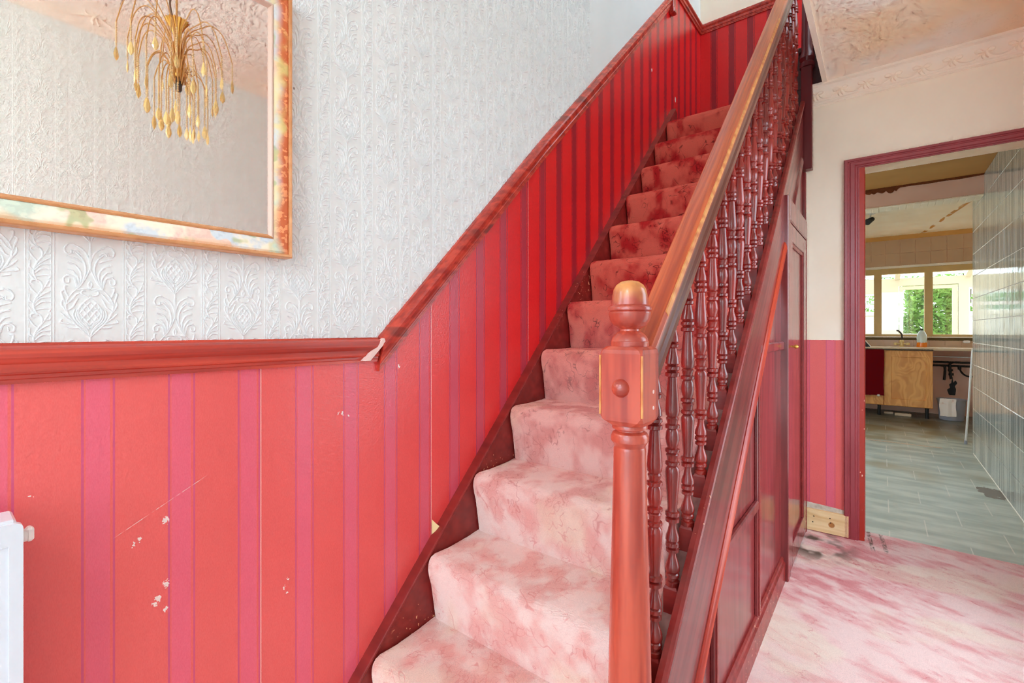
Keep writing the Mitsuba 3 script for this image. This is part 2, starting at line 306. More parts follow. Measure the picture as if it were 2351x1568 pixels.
def lino(p, n, uv):
    cx = dr.floor((p.x + 5) / 0.165)
    off = (cx - 2 * dr.floor(cx / 2)) * 0.3
    fx = (p.x + 5) / 0.165 - cx
    fy = (p.y + off) / 0.62; fy = fy - dr.floor(fy)
    line = (1 - smoothstep(0.010, 0.022, dr.abs(fx - 0.5))) * (1 - smoothstep(0.45, 0.5, fy)) * smoothstep(0.0, 0.03, fy)
    gr = fbm(p.x * 5, p.y * 16, 0, 4)
    c = mix(C(150, 160, 146), C(180, 186, 172), smoothstep(0.2, 0.8, gr))
    c = mix(c, C(146, 138, 104), smoothstep(0.5, 0.7, fbm(p.x * 2 + 4, p.y * 1.6, 3, 3)) * smoothstep(4.3, 5.2, p.y))
    c = mix(c, C(204, 200, 186), line * 0.7)
    d = dr.sqrt(dr.square((p.x - 0.60) * 2.2) + dr.square(p.y - 4.62)) + 0.16 * (fbm(p.x * 26, p.y * 26, 5, 3) - 0.5)
    c = mix(c, C(96, 84, 66), 1 - smoothstep(0.13, 0.15, d))
    return mix(c, C(52, 42, 30), smoothstep(6.4, 7.6, p.y) * 0.75)  # far floor darkened in the colour, as shade around the cabinet
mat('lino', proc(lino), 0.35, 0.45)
def oak(p, n, uv):
    w = fbm(p.x * 5, p.z * 3, 2, 3)
    g = noise(p.x * 60 + 22 * w, p.z * 6 + 8 * w)
    return mix(C(214, 140, 66), C(232, 168, 92), smoothstep(0.1, 0.9, g))
mat('oak', proc(oak), 0.4, 0.45)
mat('towel_red', lin(110, 8, 18), 0.95, 0.1)
mat('worktop', lin(204, 180, 148), 0.4, 0.4)
mat('worktop_edge', lin(70, 52, 34), 0.5, 0.3)
mat('dark_strip', lin(96, 78, 46), 0.6, 0.3)
mat('black_pipe', lin(36, 28, 24), 0.45, 0.4)
mat('black', lin(26, 24, 22), 0.5, 0.4)
mat('bucket_grey', lin(150, 150, 156), 0.35, 0.5)
mat('cloth_white', proc(lambda p, n, uv: mix(C(238, 226, 214), C(208, 150, 112), smoothstep(0.55, 0.7, fbm(p.x * 16, p.z * 16, 0, 3)) * smoothstep(0.19, 0.24, p.z))), 0.9, 0.1)
mat('bottle_clear', lin(206, 220, 214), 0.2, 0.5)
mat('bottle_orange', lin(232, 128, 24), 0.2, 0.5)
mat('tap_cream', lin(216, 192, 128), 0.3, 0.5)
mat('chrome', lin(200, 200, 200), 0.2, 0.5, metallic=0.9)
def pine(p, n, uv):
    d = dr.sqrt(dr.square(p.x + 0.218) + dr.square(p.z - 0.055))
    g = noise(p.z * 120 + 3 * noise(p.x * 8, p.z * 20), p.x * 4)
    c = mix(C(216, 176, 120), C(238, 208, 160), g)
    c = mix(c, C(176, 116, 60), (1 - smoothstep(0.012, 0.017, d)))
    for x, z in ((-0.30, 0.085), (-0.305, 0.052), (-0.225, 0.09), (-0.222, 0.066)):
        c = mix(c, C(60, 40, 30), 1 - smoothstep(0.0025, 0.004, dr.sqrt(dr.square(p.x - x) + dr.square(p.z - z))))
    return c
mat('pine', proc(pine), 0.6, 0.3)
mat('wallpaper_edge', lin(222, 200, 150), 0.7, 0.2)
mat('pale_wood_end', lin(226, 196, 188), 0.6, 0.3)
scene['material_pane'] = {'type': 'thindielectric'}
mat('leanto_cream', lin(206, 192, 160), 0.5, 0.4)
scene['material_polycarbonate'] = {'type': 'principledthin', 'base_color': rgb((0.9, 0.9, 0.88)), 'roughness': 0.5, 'diff_trans': 1.1, 'spec_trans': 0.0}
def leafc(p, n, uv): return mix(C(92, 128, 58), C(150, 184, 96), noise(p.x * 7, p.y * 7, p.z * 7))
scene['material_leaf'] = {'type': 'principledthin', 'base_color': proc(leafc), 'roughness': 0.5, 'diff_trans': 0.9, 'spec_trans': 0.0}
mat('twig', lin(90, 76, 60), 0.8, 0.2)
mat('lawn', proc(lambda p, n, uv: mix(C(120, 140, 86), C(160, 166, 130), fbm(p.x * 3, p.y * 3, 0, 4))), 0.9, 0.1)
mat('paving', proc(lambda p, n, uv: mix(C(170, 166, 158), C(196, 192, 184), fbm(p.x * 4, p.y * 4, 0, 4))), 0.8, 0.2)
mat('render_white', lin(224, 222, 216), 0.7, 0.2)
mat('slate', lin(96, 104, 116), 0.6, 0.3)
mat('brick_far', lin(150, 112, 92), 0.8, 0.2)

# ------------------------------------------------------------------ the setting: walls, floor, ceiling
ys = [YF, 0.739] + [p[0] for p in DADO[1:]] + [2.885]
edge = [(y, dado_z(y) - 0.03) for y in ys] + [(2.8851, 3.30), (YB, 3.30)]
struct('wall_left', poly_ext([(YF, 0)] + [(YB, 0), (YB, TOP), (YF, TOP)], XL - 0.15, XL - 0.0015, 'x'), 'paper_white', 'white left wall of the hall and stairs with embossed damask wallpaper')
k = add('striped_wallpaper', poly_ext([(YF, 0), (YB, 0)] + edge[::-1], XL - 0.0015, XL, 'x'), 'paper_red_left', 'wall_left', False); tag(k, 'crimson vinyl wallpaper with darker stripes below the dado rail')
k = add('white_wallpaper', poly_ext(edge + [(YB, TOP), (YF, TOP)], XL - 0.0015, XL, 'x'), 'paper_white', 'wall_left', False); tag(k, 'white embossed damask wallpaper above the dado rail')
struct('wall_back', box(XL - 0.15, XR + 0.12, YB, YB + 0.1, 2.30, TOP), 'cream_paper', 'pale wall at the head of the stairs above a striped red dado')
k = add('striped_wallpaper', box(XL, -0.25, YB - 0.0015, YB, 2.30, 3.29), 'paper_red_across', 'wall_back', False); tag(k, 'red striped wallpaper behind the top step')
wall = Polygon([(-0.345, 0), (0.75, 0), (0.75, 2.75), (-0.345, 2.75)]).difference(Polygon([(-0.095, -1), (0.585, -1), (0.585, 2.022), (-0.095, 2.022)]))
struct('wall_end', poly_ext(wall, YE, 3.28, 'y'), 'cream_paper', 'cream papered wall at the end of the hall beside the kitchen doorway')
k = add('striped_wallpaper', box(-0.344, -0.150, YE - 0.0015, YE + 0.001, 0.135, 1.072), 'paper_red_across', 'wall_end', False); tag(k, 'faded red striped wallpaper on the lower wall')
k = add('broken_plaster', poly_ext([(-0.344, 0), (-0.095, 0), (-0.095, 0.10), (-0.112, 0.105), (-0.118, 0.135), (-0.15, 0.142), (-0.2, 0.146), (-0.26, 0.15), (-0.344, 0.155)], YE - 0.004, YE + 0.002, 'y'), 'raw_plaster', 'wall_end', False)
tag(k, 'bare broken plaster above the pine skirting block')
# right wall of the hall: an unseen window opening is added to light it from the side (behind the picture's right edge)
rw = Polygon([(YF, 0), (YE, 0), (YE, CEIL), (YF, CEIL)]).difference(Polygon([(1.35, 0.25), (2.55, 0.25), (2.55, 2.15), (1.35, 2.15)]))
struct('wall_right', poly_ext(rw, XR, XR + 0.12, 'x'), 'paper_bright', 'white embossed right wall of the hall, seen in the mirror')
fw = Polygon([(XL - 0.15, 0), (XR + 0.12, 0), (XR + 0.12, CEIL), (XL - 0.15, CEIL)]).difference(Polygon([(-0.93, 0.02), (0.50, 0.02), (0.50, 2.38), (-0.93, 2.38)]))
struct('wall_front', poly_ext(fw, YF - 0.12, YF, 'y'), 'cream_paper', 'front wall with the open entrance behind the viewer')
ce = Polygon([(XL - 0.15, YF - 0.1), (XR + 0.12, YF - 0.1), (XR + 0.12, YE + 0.02), (-0.255, YE + 0.02), (-0.255, 0.75), (XL - 0.15, 0.75)])
struct('ceiling', poly_ext(ce, CEIL, CEIL + 0.22, 'z'), 'ceiling_paper', 'peach mottled hall ceiling with crackled embossed paper')
k = add('stairwell_edge', box(-0.258, -0.235, 0.75, YE - 0.03, CEIL - 0.006, CEIL + 0.1), 'plaster_trim', 'ceiling', False); tag(k, 'plain plaster edge of the ceiling along the stairwell')
fr_ = lambda a0, a1, z0, z1, w: Polygon([(a0 - w, z0 - w), (a1 + w, z0 - w), (a1 + w, z1 + w), (a0 - w, z1 + w)]).difference(Polygon([(a0, z0), (a1, z0), (a1, z1), (a0, z1)]))
k = add('window_hall_added', poly_ext(fr_(1.35, 2.55, 0.25, 2.15, 0.06), XR - 0.02, XR + 0.02, 'x'), 'white_gloss', None, False); tag(k, 'white frame of an unseen side window added to light the hall', kind='structure')
k = add('door_front', poly_ext(fr_(-0.93, 0.50, 0.055, 2.38, 0.05), YF - 0.02, YF + 0.02, 'y'), 'white_gloss', None, False); tag(k, 'white painted frame of the open front entrance', kind='structure')
# upper storey around the stairwell
uw = Polygon([(0.60, CEIL + 0.22), (YB, CEIL + 0.22), (YB, TOP), (0.60, TOP)]).difference(Polygon([(1.55, 3.45), (3.25, 3.45), (3.25, 4.75), (1.55, 4.75)]))  # unseen opening added upstairs to light the stairwell
struct('wall_upper_right', poly_ext(uw, XR, XR + 0.12, 'x'), 'paper_white', 'upstairs wall with an unseen window opening added to light the stairwell')
struct('wall_upper_front', box(XL - 0.1, XR + 0.12, 0.60, 0.75, CEIL + 0.2, TOP), 'paper_white', 'upstairs wall above the front of the stairwell')
struct('ceiling_upper', box(XL - 0.15, XR + 0.12, 0.55, YB + 0.1, TOP, TOP + 0.1), 'plaster_trim', 'upstairs ceiling above the stairwell')
fl = Polygon([(XL, YF), (XR, YF), (XR, YE), (0.62, YE), (0.62, 3.275), (-0.095, 3.285), (-0.095, YE), (-0.345, YE), (-0.345, 0.8), (-0.42, 0.8), (-0.42, 0.47), (XL, 0.47)])
struct('floor', box(XL - 0.15, XR + 0.12, YF - 0.1, 3.3, -0.12, -0.012), 'dark_brown', 'dark sub-floor of the hall under the carpet')
k = add('hall_carpet', poly_ext(fl, -0.012, 0.0, 'z'), 'hall_carpet', None, False); tag(k, 'worn pink and red marbled carpet on the hall floor', 'carpet')

# dado rails
PROF = [(-0.001, 0.0), (0.010, 0.0), (0.013, -0.004), (0.019, -0.006), (0.0245, -0.010), (0.0265, -0.016), (0.0255, -0.022), (0.021, -0.028), (0.0165, -0.032),
        (0.0150, -0.040), (0.0165, -0.044), (0.0150, -0.047), (0.0110, -0.049), (0.0110, -0.054), (0.0090, -0.056), (0.0090, -0.062), (-0.001, -0.062)]
X3, Z3 = np.array([1, 0, 0.]), np.array([0, 0, 1.])
k = add('trim', prism(PROF, [((XL, y, DADO_T), X3, Z3) for y in (YF, 0.735)]), 'wood_rail', None, 25); tag(k, 'level stretch of dark red moulded dado rail under the mirror', kind='structure')
st = []
for i, (y, z) in enumerate([(DADO[0][0] - 0.052, DADO[0][1] - 0.050)] + DADO[1:]):
    st.append(((XL, y, z), X3 * 1.08, Z3 * 1.42))
SL = [(DADO[0][0] + 0.0, DADO[0][1])] + DADO[1:]
k = add('trim', prism(PROF, [((XL, y, z), X3 * 1.1, np.array([0, 0.0 if i else 0.0, 1.0]) * 1.42) for i, (y, z) in enumerate(SL)]), 'wood_rail', None, 25); tag(k, 'sloping moulded dado rail climbing the wall beside the stairs', kind='structure')
tag(add('cut_end', poly_ext([(0.683, 1.052), (0.700, 1.052), (0.746, 1.098), (0.742, 1.108), (0.731, 1.100), (0.722, 1.085), (0.700, 1.070)], XL, XL + 0.0275, 'x'), 'pale_wood_end', k, False), 'pale bare end of the rail at the joint')
k = add('trim', cat(prism(PROF, [((XL, y, 3.335), X3, Z3 * 1.1) for y in (2.91, YB)]), prism(PROF, [((x, YB, 3.335), np.array([0, -1., 0]), Z3 * 1.1) for x in (XL, -0.25)])), 'wood_rail', None, 25); tag(k, 'dark dado rail turning the corner at the stair head', kind='structure')
k = add('trim', cat(box(XL, XL + 0.03, 2.872, 2.912, 3.10, TOP, 0.004), box(XL, XL + 0.036, 2.868, 2.916, 3.085, 3.12, 0.006)), 'wood_rail', None, False); tag(k, 'upright dark trim where the sloping dado rail ends', kind='structure')
# wallpaper flap by the wall string
flap = []
for i in range(7):
    t = i / 6
    flap.append([(XL + 0.002 + 0.012 * t * t, 0.927 + 0.022 * t, 0.545 + 0.004 * t + 0.03 * (1 - t)), (XL + 0.002 + 0.016 * t, 0.927 + 0.020 * t, 0.53 + 0.006 * t)])
tag(add('torn_flap', loft(flap, closed=False, caps=False), 'wallpaper_edge', 'wall_left', True), 'curled torn flap of wallpaper by the stair string')

# ------------------------------------------------------------------ embossed wallpaper relief
def ribbons(curves, n=7, width=0.0036, height=0.0013):
    V, Fc, at = [], [], 0
    for c in curves:
        pts, wsc = (c[0], c[1]) if isinstance(c, tuple) else (c, 1.0)
        p = smooth_path(pts, max(2, int(n / max(1, len(pts) - 1)) + 1))
        t = np.gradient(p, axis=0); t /= np.linalg.norm(t, axis=1, keepdims=True) + 1e-9
        nn = np.stack([-t[:, 1], t[:, 0]], 1); s = np.linspace(0, 1, len(p))
        w = width * wsc * (0.35 + 0.65 * np.sin(np.pi * np.clip(0.12 + 0.8 * s, 0, 1)))[:, None]
        L, R = p - nn * w / 2, p + nn * w / 2
        z0, h = np.full((len(p), 1), -0.0002), np.full((len(p), 1), height)
        v = np.stack([np.hstack([L, z0]), np.hstack([p - nn * w * 0.16, h]), np.hstack([p + nn * w * 0.16, h]), np.hstack([R, z0])], 1)
        m = len(p); V.append(v.reshape(-1, 3))
        for i in range(m - 1):
            for j in range(3):
                a = at + i * 4 + j; Fc += [(a, a + 1, a + 5), (a, a + 5, a + 4)]
        at += m * 4
    return np.vstack(V), np.array(Fc)
MX, MZ = 0.000114, 0.000149
def half(pts): return [((x - 1010) * MX, (1390 - y) * MZ) for x, y in pts]
R_ = [ # right half of the pineapple motif, read as polylines
    [(1015, 1390), (1090, 1320), (1180, 1235), (1250, 1130), (1272, 1040), (1240, 950), (1165, 870)],
    [(1255, 1120), (1290, 1075), (1318, 1030), (1308, 985)], [(1270, 1040), (1300, 960), (1318, 900), (1290, 880)], [(1240, 950), (1275, 890), (1282, 830), (1250, 835)],
    [(1190, 1225), (1260, 1180), (1322, 1120)], [(1165, 1255), (1250, 1240), (1330, 1225), (1310, 1195)], [(1130, 1290), (1200, 1290), (1260, 1275)],
    [(1268, 1030), (1215, 990), (1170, 930), (1130, 905)], [(1262, 1100), (1200, 1060), (1165, 1000), (1140, 960)],
    [(1015, 1390), (1050, 1300), (1130, 1220), (1165, 1150), (1150, 1080)], [(1030, 1340), (1075, 1290), (1150, 1235), (1195, 1150), (1175, 1080)],
    [(1020, 1300), (1060, 1230), (1120, 1200)],
    [(1010, 950), (1075, 1000), (1130, 1070), (1142, 1140), (1110, 1210), (1050, 1260), (1010, 1285)],
    [(1010, 1000), (1080, 1075), (1135, 1140)], [(1010, 1090), (1060, 1140), (1110, 1200)], [(1010, 1180), (1040, 1210), (1065, 1245)],
    [(1010, 1090), (1050, 1040), (1085, 1005)], [(1010, 1180), (1065, 1110), (1120, 1050)], [(1010, 1260), (1070, 1190), (1140, 1110)],
    [(1010, 850), (1030, 805), (1010, 762)], [(1020, 925), (1060, 930), (1105, 905), (1090, 870), (1060, 880)], [(1020, 860), (1070, 850), (1150, 868)],
    [(1012, 630), (1060, 730), (1110, 810), (1160, 865)],
    [(1150, 860), (1105, 790), (1065, 700), (1060, 610), (1090, 530), (1150, 470), (1205, 440)],
    [(1150, 850), (1110, 760), (1110, 680), (1160, 610), (1250, 570)], [(1155, 845), (1135, 780), (1150, 720), (1200, 660), (1250, 650)],
    [(1158, 840), (1165, 770), (1200, 720), (1270, 700)], [(1170, 800), (1185, 735), (1240, 715), (1295, 745), (1285, 795), (1240, 790), (1235, 750)],
    [(1012, 630), (1018, 540), (1060, 450), (1120, 400), (1190, 372)], [(1110, 560), (1170, 530), (1260, 505)], [(1105, 480), (1160, 440), (1200, 470)],
    [(1120, 660), (1170, 600), (1255, 580)], [(1190, 360), (1250, 375), (1285, 430), (1262, 475), (1215, 470), (1215, 435)], [(1012, 620), (1005, 480), (1008, 330)],
]
MOTIF = [half(c) for c in R_] + [[(-x, z) for x, z in half(c)] for c in R_]
BZ = 0.0525 / 362
def band(pts): return [((x - 450) * MX * 1.02, (890 - y) * BZ) for x, y in pts]
B_ = [[(432, 890), (392, 800), (398, 740), (435, 665), (500, 580), (535, 510)], [(345, 800), (380, 850), (432, 890)], [(400, 735), (470, 670), (556, 620)], [(398, 765), (460, 705), (550, 692)],
      [(400, 800), (470, 745), (550, 748)], [(408, 835), (480, 815), (552, 815), (540, 850)], [(470, 615), (475, 560), (440, 515), (375, 515), (365, 545), (395, 555)],
      [(430, 670), (375, 610), (345, 560)], [(392, 760), (352, 730), (360, 660)], [(500, 580), (545, 570), (556, 535)]]
BAND = [band(c) for c in B_]
MV, MF = ribbons(MOTIF); BV, BF = ribbons(BAND, width=0.0036)
def relief(y0, y1, z0, z1, keep):
    """(u, v, w) relief over the rectangle; keep(u, v) says which faces stay."""
    Vs, Fs, at = [], [], 0
    def put(v, f, du, dv):
        nonlocal at
        v = v + [du, dv, 0]; c = v[f].mean(1); f = f[keep(c[:, 0], c[:, 1])]
        if len(f): Vs.append(v); Fs.append(f + at); at += len(v)
    for i in range(int((y0 - 0.15) / PITCH) - 2, int((y1) / PITCH) + 2):
        yc = 0.1743 + i * 0.1190
        if yc < y0 or yc > y1: continue
        off = 0.0 if i % 2 == 0 else 0.079
        for j in range(int((z0 - 1.1177) / 0.158) - 2, int((z1 - 1.1177) / 0.158) + 2):
            put(MV, MF, yc, 1.1177 + off + j * 0.158)
        yb = yc - 0.0595
        for j in range(int((z0 - 1.11) / 0.0525) - 1, int((z1 - 1.11) / 0.0525) + 1):
            put(BV, BF, yb, 1.1 + j * 0.0525)
        for dx, w in ((-0.0160, 1.0), (-0.0125, 0.6), (0.0125, 0.6), (0.0160, 1.0)):
            zz = np.arange(z0, z1 + 0.01, 0.04)
            v, f = ribbons([([(0, z) for z in zz], w)], n=1, width=0.0024, height=0.0009); put(v, f, yb + dx, 0)
    return np.vstack(Vs), np.vstack(Fs)
dz = np.vectorize(dado_z)
def keep_left(u, v): return (v > dz(u) - 0.02) & ~((u < 0.49) & (v > 1.29) & (v < 1.85))
v, f = relief(-0.15, 1.95, 1.05, 3.0, keep_left)
tag(add('embossed_pattern', tm(np.stack([XL + v[:, 2], v[:, 0], v[:, 1]], 1), f[:, :]), 'emboss', 'wall_left', 40), 'raised damask and leaf band relief of the white wallpaper', kind='stuff')
v, f = relief(0.1, 1.3, 1.2, 2.38, lambda u, v: v < 2.38)
tag(add('embossed_pattern', tm(np.stack([XR - v[:, 2], v[:, 0], v[:, 1]], 1), f[:, ::-1]), 'paper_bright', 'wall_right', 40), 'raised damask relief of the wallpaper seen in the mirror', kind='stuff')

# ------------------------------------------------------------------ unseen globe lamp, added near the entrance to brighten the hall
Lk = thing('added_lamp', 'unseen globe lamp added near the entrance to brighten the hall', 'lamp')
gl = add('globe', ball((-0.22, -0.80, 2.20), 0.12, 3), 'white_plastic', Lk, True)
scene[gl]['emitter'] = {'type': 'area', 'radiance': {'type': 'rgb', 'value': [0.54, 0.65, 0.72]}}
add('fitting', lathe([(0.0, 2.31), (0.04, 2.312), (0.045, 2.34), (0.02, 2.36), (0.015, 2.46), (0.06, 2.48), (0.065, CEIL)], 24, (-0.22, -0.80, 0)), 'brass', Lk, 40)

# cornice with bows and swags
CP = [(0, 0), (0.012, 0), (0.012, 0.007), (0.008, 0.010), (0.011, 0.014), (0.011, 0.021), (0.007, 0.024), (0.008, 0.060), (0.014, 0.082), (0.026, 0.098), (0.040, 0.104), (0.040, 0.1165), (0, 0.1165)]
def bow(u, wdt):                                                      # curves in (u, v) with v up from the cornice bottom
    c = [[(u, 0.062), (u - 0.018, 0.078), (u - 0.034, 0.072), (u - 0.026, 0.060), (u, 0.062)], [(u, 0.062), (u + 0.018, 0.078), (u + 0.034, 0.072), (u + 0.026, 0.060), (u, 0.062)],
         [(u, 0.062), (u - 0.010, 0.045), (u - 0.006, 0.030)], [(u, 0.062), (u + 0.004, 0.044), (u + 0.012, 0.030)], [(u, 0.066), (u, 0.056)]]
    c.append([(u + 0.012, 0.060)] + [(u + wdt * t, 0.060 - 0.026 * math.sin(math.pi * t)) for t in (0.2, 0.35, 0.5, 0.65, 0.8)] + [(u + wdt - 0.012, 0.060)])
    return c
def swags(u0, u1, pitch):
    V, Fs, at = [], [], 0
    v, f = ribbons(sum([bow(u, pitch) for u in np.arange(u0, u1, pitch)], []), n=10, width=0.008, height=0.0075)
    return v, f
CB = CEIL - 0.1165
corn = prism(CP, [((x, YE, CB), np.array([0, -1., 0]), Z3) for x in (-0.312, XR)])
k = add('trim', corn, 'plaster_trim', None, 25); tag(k, 'cream plaster cornice along the top of the end wall', kind='structure')
v, f = swags(-0.29, XR - 0.05, 0.112)
tag(add('bow_and_swag', tm(np.stack([v[:, 0], YE - 0.008 - v[:, 2], CB + v[:, 1]], 1), f), 'plaster_trim', k, 40), 'moulded ribbon bows and swags', kind='stuff')
tag(add('raw_end', cat(box(-0.318, -0.306, YE - 0.012, YE + 0.002, CB - 0.002, CB + 0.10, 0.003), box(-0.316, -0.258, YE - 0.034, YE + 0.002, CB + 0.103, CB + 0.1155, 0.003)), 'coving_ochre', k, False), 'raw ochre broken end of the cornice')
k = add('trim', prism(CP, [((XR, y, CB), np.array([-1., 0, 0]), Z3) for y in (YF, YE)]), 'plaster_trim', None, 25); tag(k, 'plaster cornice along the right wall, seen in the mirror', kind='structure')
v, f = swags(-0.25, 1.9, 0.235)
v = v * [1, 1.1, 1]; tag(add('bow_and_swag', tm(np.stack([XR - 0.008 - v[:, 2], v[:, 0], CB + v[:, 1]], 1), f), 'plaster_trim', k, 40), 'moulded ribbon bows and swags', kind='stuff')

# ------------------------------------------------------------------ staircase
S = thing('staircase', 'straight flight of stairs with pink and red marbled carpet rising beside the striped wall', 'staircase')
X0, X1 = -1.003, -0.398
for kk in range(-2, 11):
    y0, t1, t0, y1 = nose_y(kk), tread_z(kk), tread_z(kk - 1), nose_y(kk + 1)
    if kk == -2: t0 = 0.002
    if kk == 10: y1 = YB - 0.04
    pr = [(y0 + 0.030, t0 - 0.006), (y0 + 0.020, t0 + 0.05), (y0 + 0.010, t0 + 0.10), (y0 + 0.002, t1 - 0.060), (y0 - 0.001, t1 - 0.040), (y0, t1 - 0.026), (y0 + 0.004, t1 - 0.014), (y0 + 0.012, t1 - 0.005),
          (y0 + 0.026, t1), (y0 + 0.08, t1 - 0.001), (y1 + 0.034, t1), (y1 + 0.034, t1 - 0.04), (y0 + 0.09, t0 - 0.006)]
    if kk == -2: pr[1:3] = [(y0 + 0.012, 0.03), (y0 + 0.006, 0.06)]
    pr = np.array(pr); cy, cz = y0 + 0.09, t1 - 0.06
    def ring(x, s):
        q = pr.copy(); d = q - [cy, cz]; ln = np.linalg.norm(d, axis=1, keepdims=True); q = q - d / ln * s
        q[10:] = pr[10:]; return np.stack([np.full(len(q), x), q[:, 0], q[:, 1]], 1)
    xs = [(X0, 0.014), (X0 + 0.004, 0.006), (X0 + 0.012, 0.0015), (X0 + 0.03, 0)] + [(X0 + 0.03 + (X1 - X0 - 0.03) * t, 0.0012 * math.sin(9 * t + kk)) for t in (0.2, 0.4, 0.6, 0.8, 1.0)]
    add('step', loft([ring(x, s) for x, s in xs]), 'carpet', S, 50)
labels[S + '__step'] = {'label': 'carpeted step'}
# wall string
ws = lambda y: 0.293 + 0.998 * (y - 0.694)
g = [(0.48, 0.0), (0.48, ws(0.48)), (2.905, ws(2.905)), (2.935, ws(2.90) - 0.01), (2.935, 2.15), (0.80, 0.0)]
k = add('string', poly_ext(g, XL, XL + 0.030, 'x'), 'wood_string', S, False); tag(k, 'dark stained skirting string along the wall')
CAPP = [(0.0, -0.006), (0.031, -0.006), (0.0335, -0.002), (0.0325, 0.003), (0.028, 0.0055), (0.0, 0.0055)]
add('capping', prism(CAPP, [((XL, y, ws(y)), X3, Z3) for y in (0.48, 2.905)]), 'wood_string', k, 25)
# outer string: board, lip, mouldings
YS0, YS1 = 0.868, 3.03
so = lambda f, d=0: [(YS0, f(YS0) + d), (YS1, f(YS1) + d)]
k = add('string', poly_ext(so(string_low) + [(YS1, seat_z(YS1)), (YS0, seat_z(YS0))], -0.402, -0.352, 'x'), 'dusty_seat', S, False); tag(k, 'dusty outer string that carries the balusters')
k2 = add('string', poly_ext(so(string_low) + [(YS1, string_top(YS1)), (YS0, string_top(YS0))], -0.353, -0.344, 'x'), 'wood_string_face', S, False); tag(k2, 'polished outer face of the stair string')
MO = [(-0.010, -0.020), (0.004, -0.020), (0.006, -0.016), (0.004, -0.012), (0.009, -0.009), (0.011, -0.002), (0.009, 0.004), (0.002, 0.008), (-0.010, 0.008)]
add('top_moulding', prism(MO, [((-0.344, y, string_top(y)), X3, Z3 * 1.35) for y in (YS0, YS1)]), 'wood_string', k2, 20)
BD = [(-0.012, 0.020), (0.002, 0.020), (0.006, 0.016), (0.010, 0.006), (0.012, -0.006), (0.009, -0.016), (0.004, -0.020), (0.004, -0.030), (0.0, -0.034), (-0.012, -0.034)]
add('bottom_bead', prism(BD, [((-0.344, y, string_low(y)), X3, Z3 * 1.15) for y in (YS0 + 0.03, 2.42)]), 'wood_bead', k2, 20)
add('bottom_bead', prism(BD, [((-0.346, y, string_low(y)), X3, Z3 * 1.15) for y in (2.42, 2.98)]), 'wood_panel', k2, 20)

# ------------------------------------------------------------------ balustrade: newels, handrail, balusters
Bk = thing('balustrade', 'turned mahogany balustrade with acorn newel post on the open side of the stairs', 'banister')
def newel_block(x0, x1, y0, y1, z0, z1):
    h = (x1 - x0) / 2; cx, cy = (x0 + x1) / 2, (y0 + y1) / 2; c = 0.006
    sq = lambda r, ch: [(r - ch, -r), (r, -r + ch), (r, r - ch), (r - ch, r), (-r + ch, r), (-r, r - ch), (-r, -r + ch), (-r + ch, -r)]
    rings = []
    for r, ch, z in ((h * 0.84, h * 0.40, z0), (h * 0.985, h * 0.20, z0 + 0.009), (h, c * 0.5, z0 + 0.016), (h, c * 0.5, z1 - 0.013), (h * 0.985, h * 0.14, z1 - 0.006), (h * 0.88, h * 0.34, z1)):
        rings.append([(cx + a, cy + b, z) for a, b in sq(r, ch)])
    return loft(rings)
HB = 0.041
N1 = add('newel_post', cat(lathe([(0.030, 0.958), (0.033, 0.950), (0.033, 0.945), (0.026, 0.9425), (0.026, 0.940), (0.032, 0.936), (0.0352, 0.929), (0.0345, 0.921), (0.0295, 0.914), (0.0285, 0.910), (0.0300, 0.905), (0.0300, 0.895),
             (0.0306, 0.86), (0.0345, 0.70), (0.0385, 0.53), (0.0400, 0.45), (0.036, 0.42), (0.034, 0.41)], 40, (NX, NY, 0)), box(NX - HB, NX + HB, NY - HB, NY + HB, 0.0, 0.41, 0.004)), 'wood_newel', Bk, 30)
tag(N1, 'stout turned newel post at the foot of the stairs')
add('block', newel_block(NX - HB, NX + HB, NY - HB, NY + HB, 0.953, 1.099), 'wood_newel', N1, False)
for ex in (NX - HB, NX + HB):
    add('worn_edge', box(ex - 0.0019, ex + 0.0019, NY - HB - 0.0007, NY - HB + 0.0030, 0.972, 1.083, 0.0006), 'wood_worn_edge', N1, False)
tag(add('finial', lathe([(0.0345, 1.098), (0.0352, 1.103), (0.0352, 1.108), (0.0335, 1.110), (0.0330, 1.114), (0.028, 1.121), (0.022, 1.126), (0.018, 1.1275), (0.0175, 1.131), (0.021, 1.1325), (0.030, 1.138), (0.0368, 1.149), (0.0388, 1.160), (0.0385, 1.163),
      (0.0372, 1.1645), (0.0402, 1.1665), (0.0405, 1.171), (0.0385, 1.1745), (0.0345, 1.1765), (0.0335, 1.182), (0.0325, 1.195), (0.0300, 1.206), (0.0250, 1.2145), (0.0170, 1.2205), (0.0080, 1.2225), (0.0, 1.2230)], 40, (NX, NY, 0)), 'wood_newel', N1, 35), 'acorn finial')
bs = lathe([(0.0, 0.0135), (0.006, 0.0128), (0.011, 0.0105), (0.0145, 0.0065), (0.0165, 0.002), (0.0172, 0.0), (0.0172, -0.003)], 32)
bs.apply_transform(trimesh.transformations.rotation_matrix(math.pi / 2, [1, 0, 0])); bs.apply_translation([-0.3735, NY - HB, 1.0235])
tag(add('boss', bs, 'wood_newel', N1, 35), 'round turned boss on the front of the newel block')
for z in (1.015, 0.985):
    add('dowel_plug', cyl((NX + HB - 0.002, NY + 0.012, z), (NX + HB + 0.0008, NY + 0.012, z), 0.0036, 12), 'pale_wood_end', N1, 30)
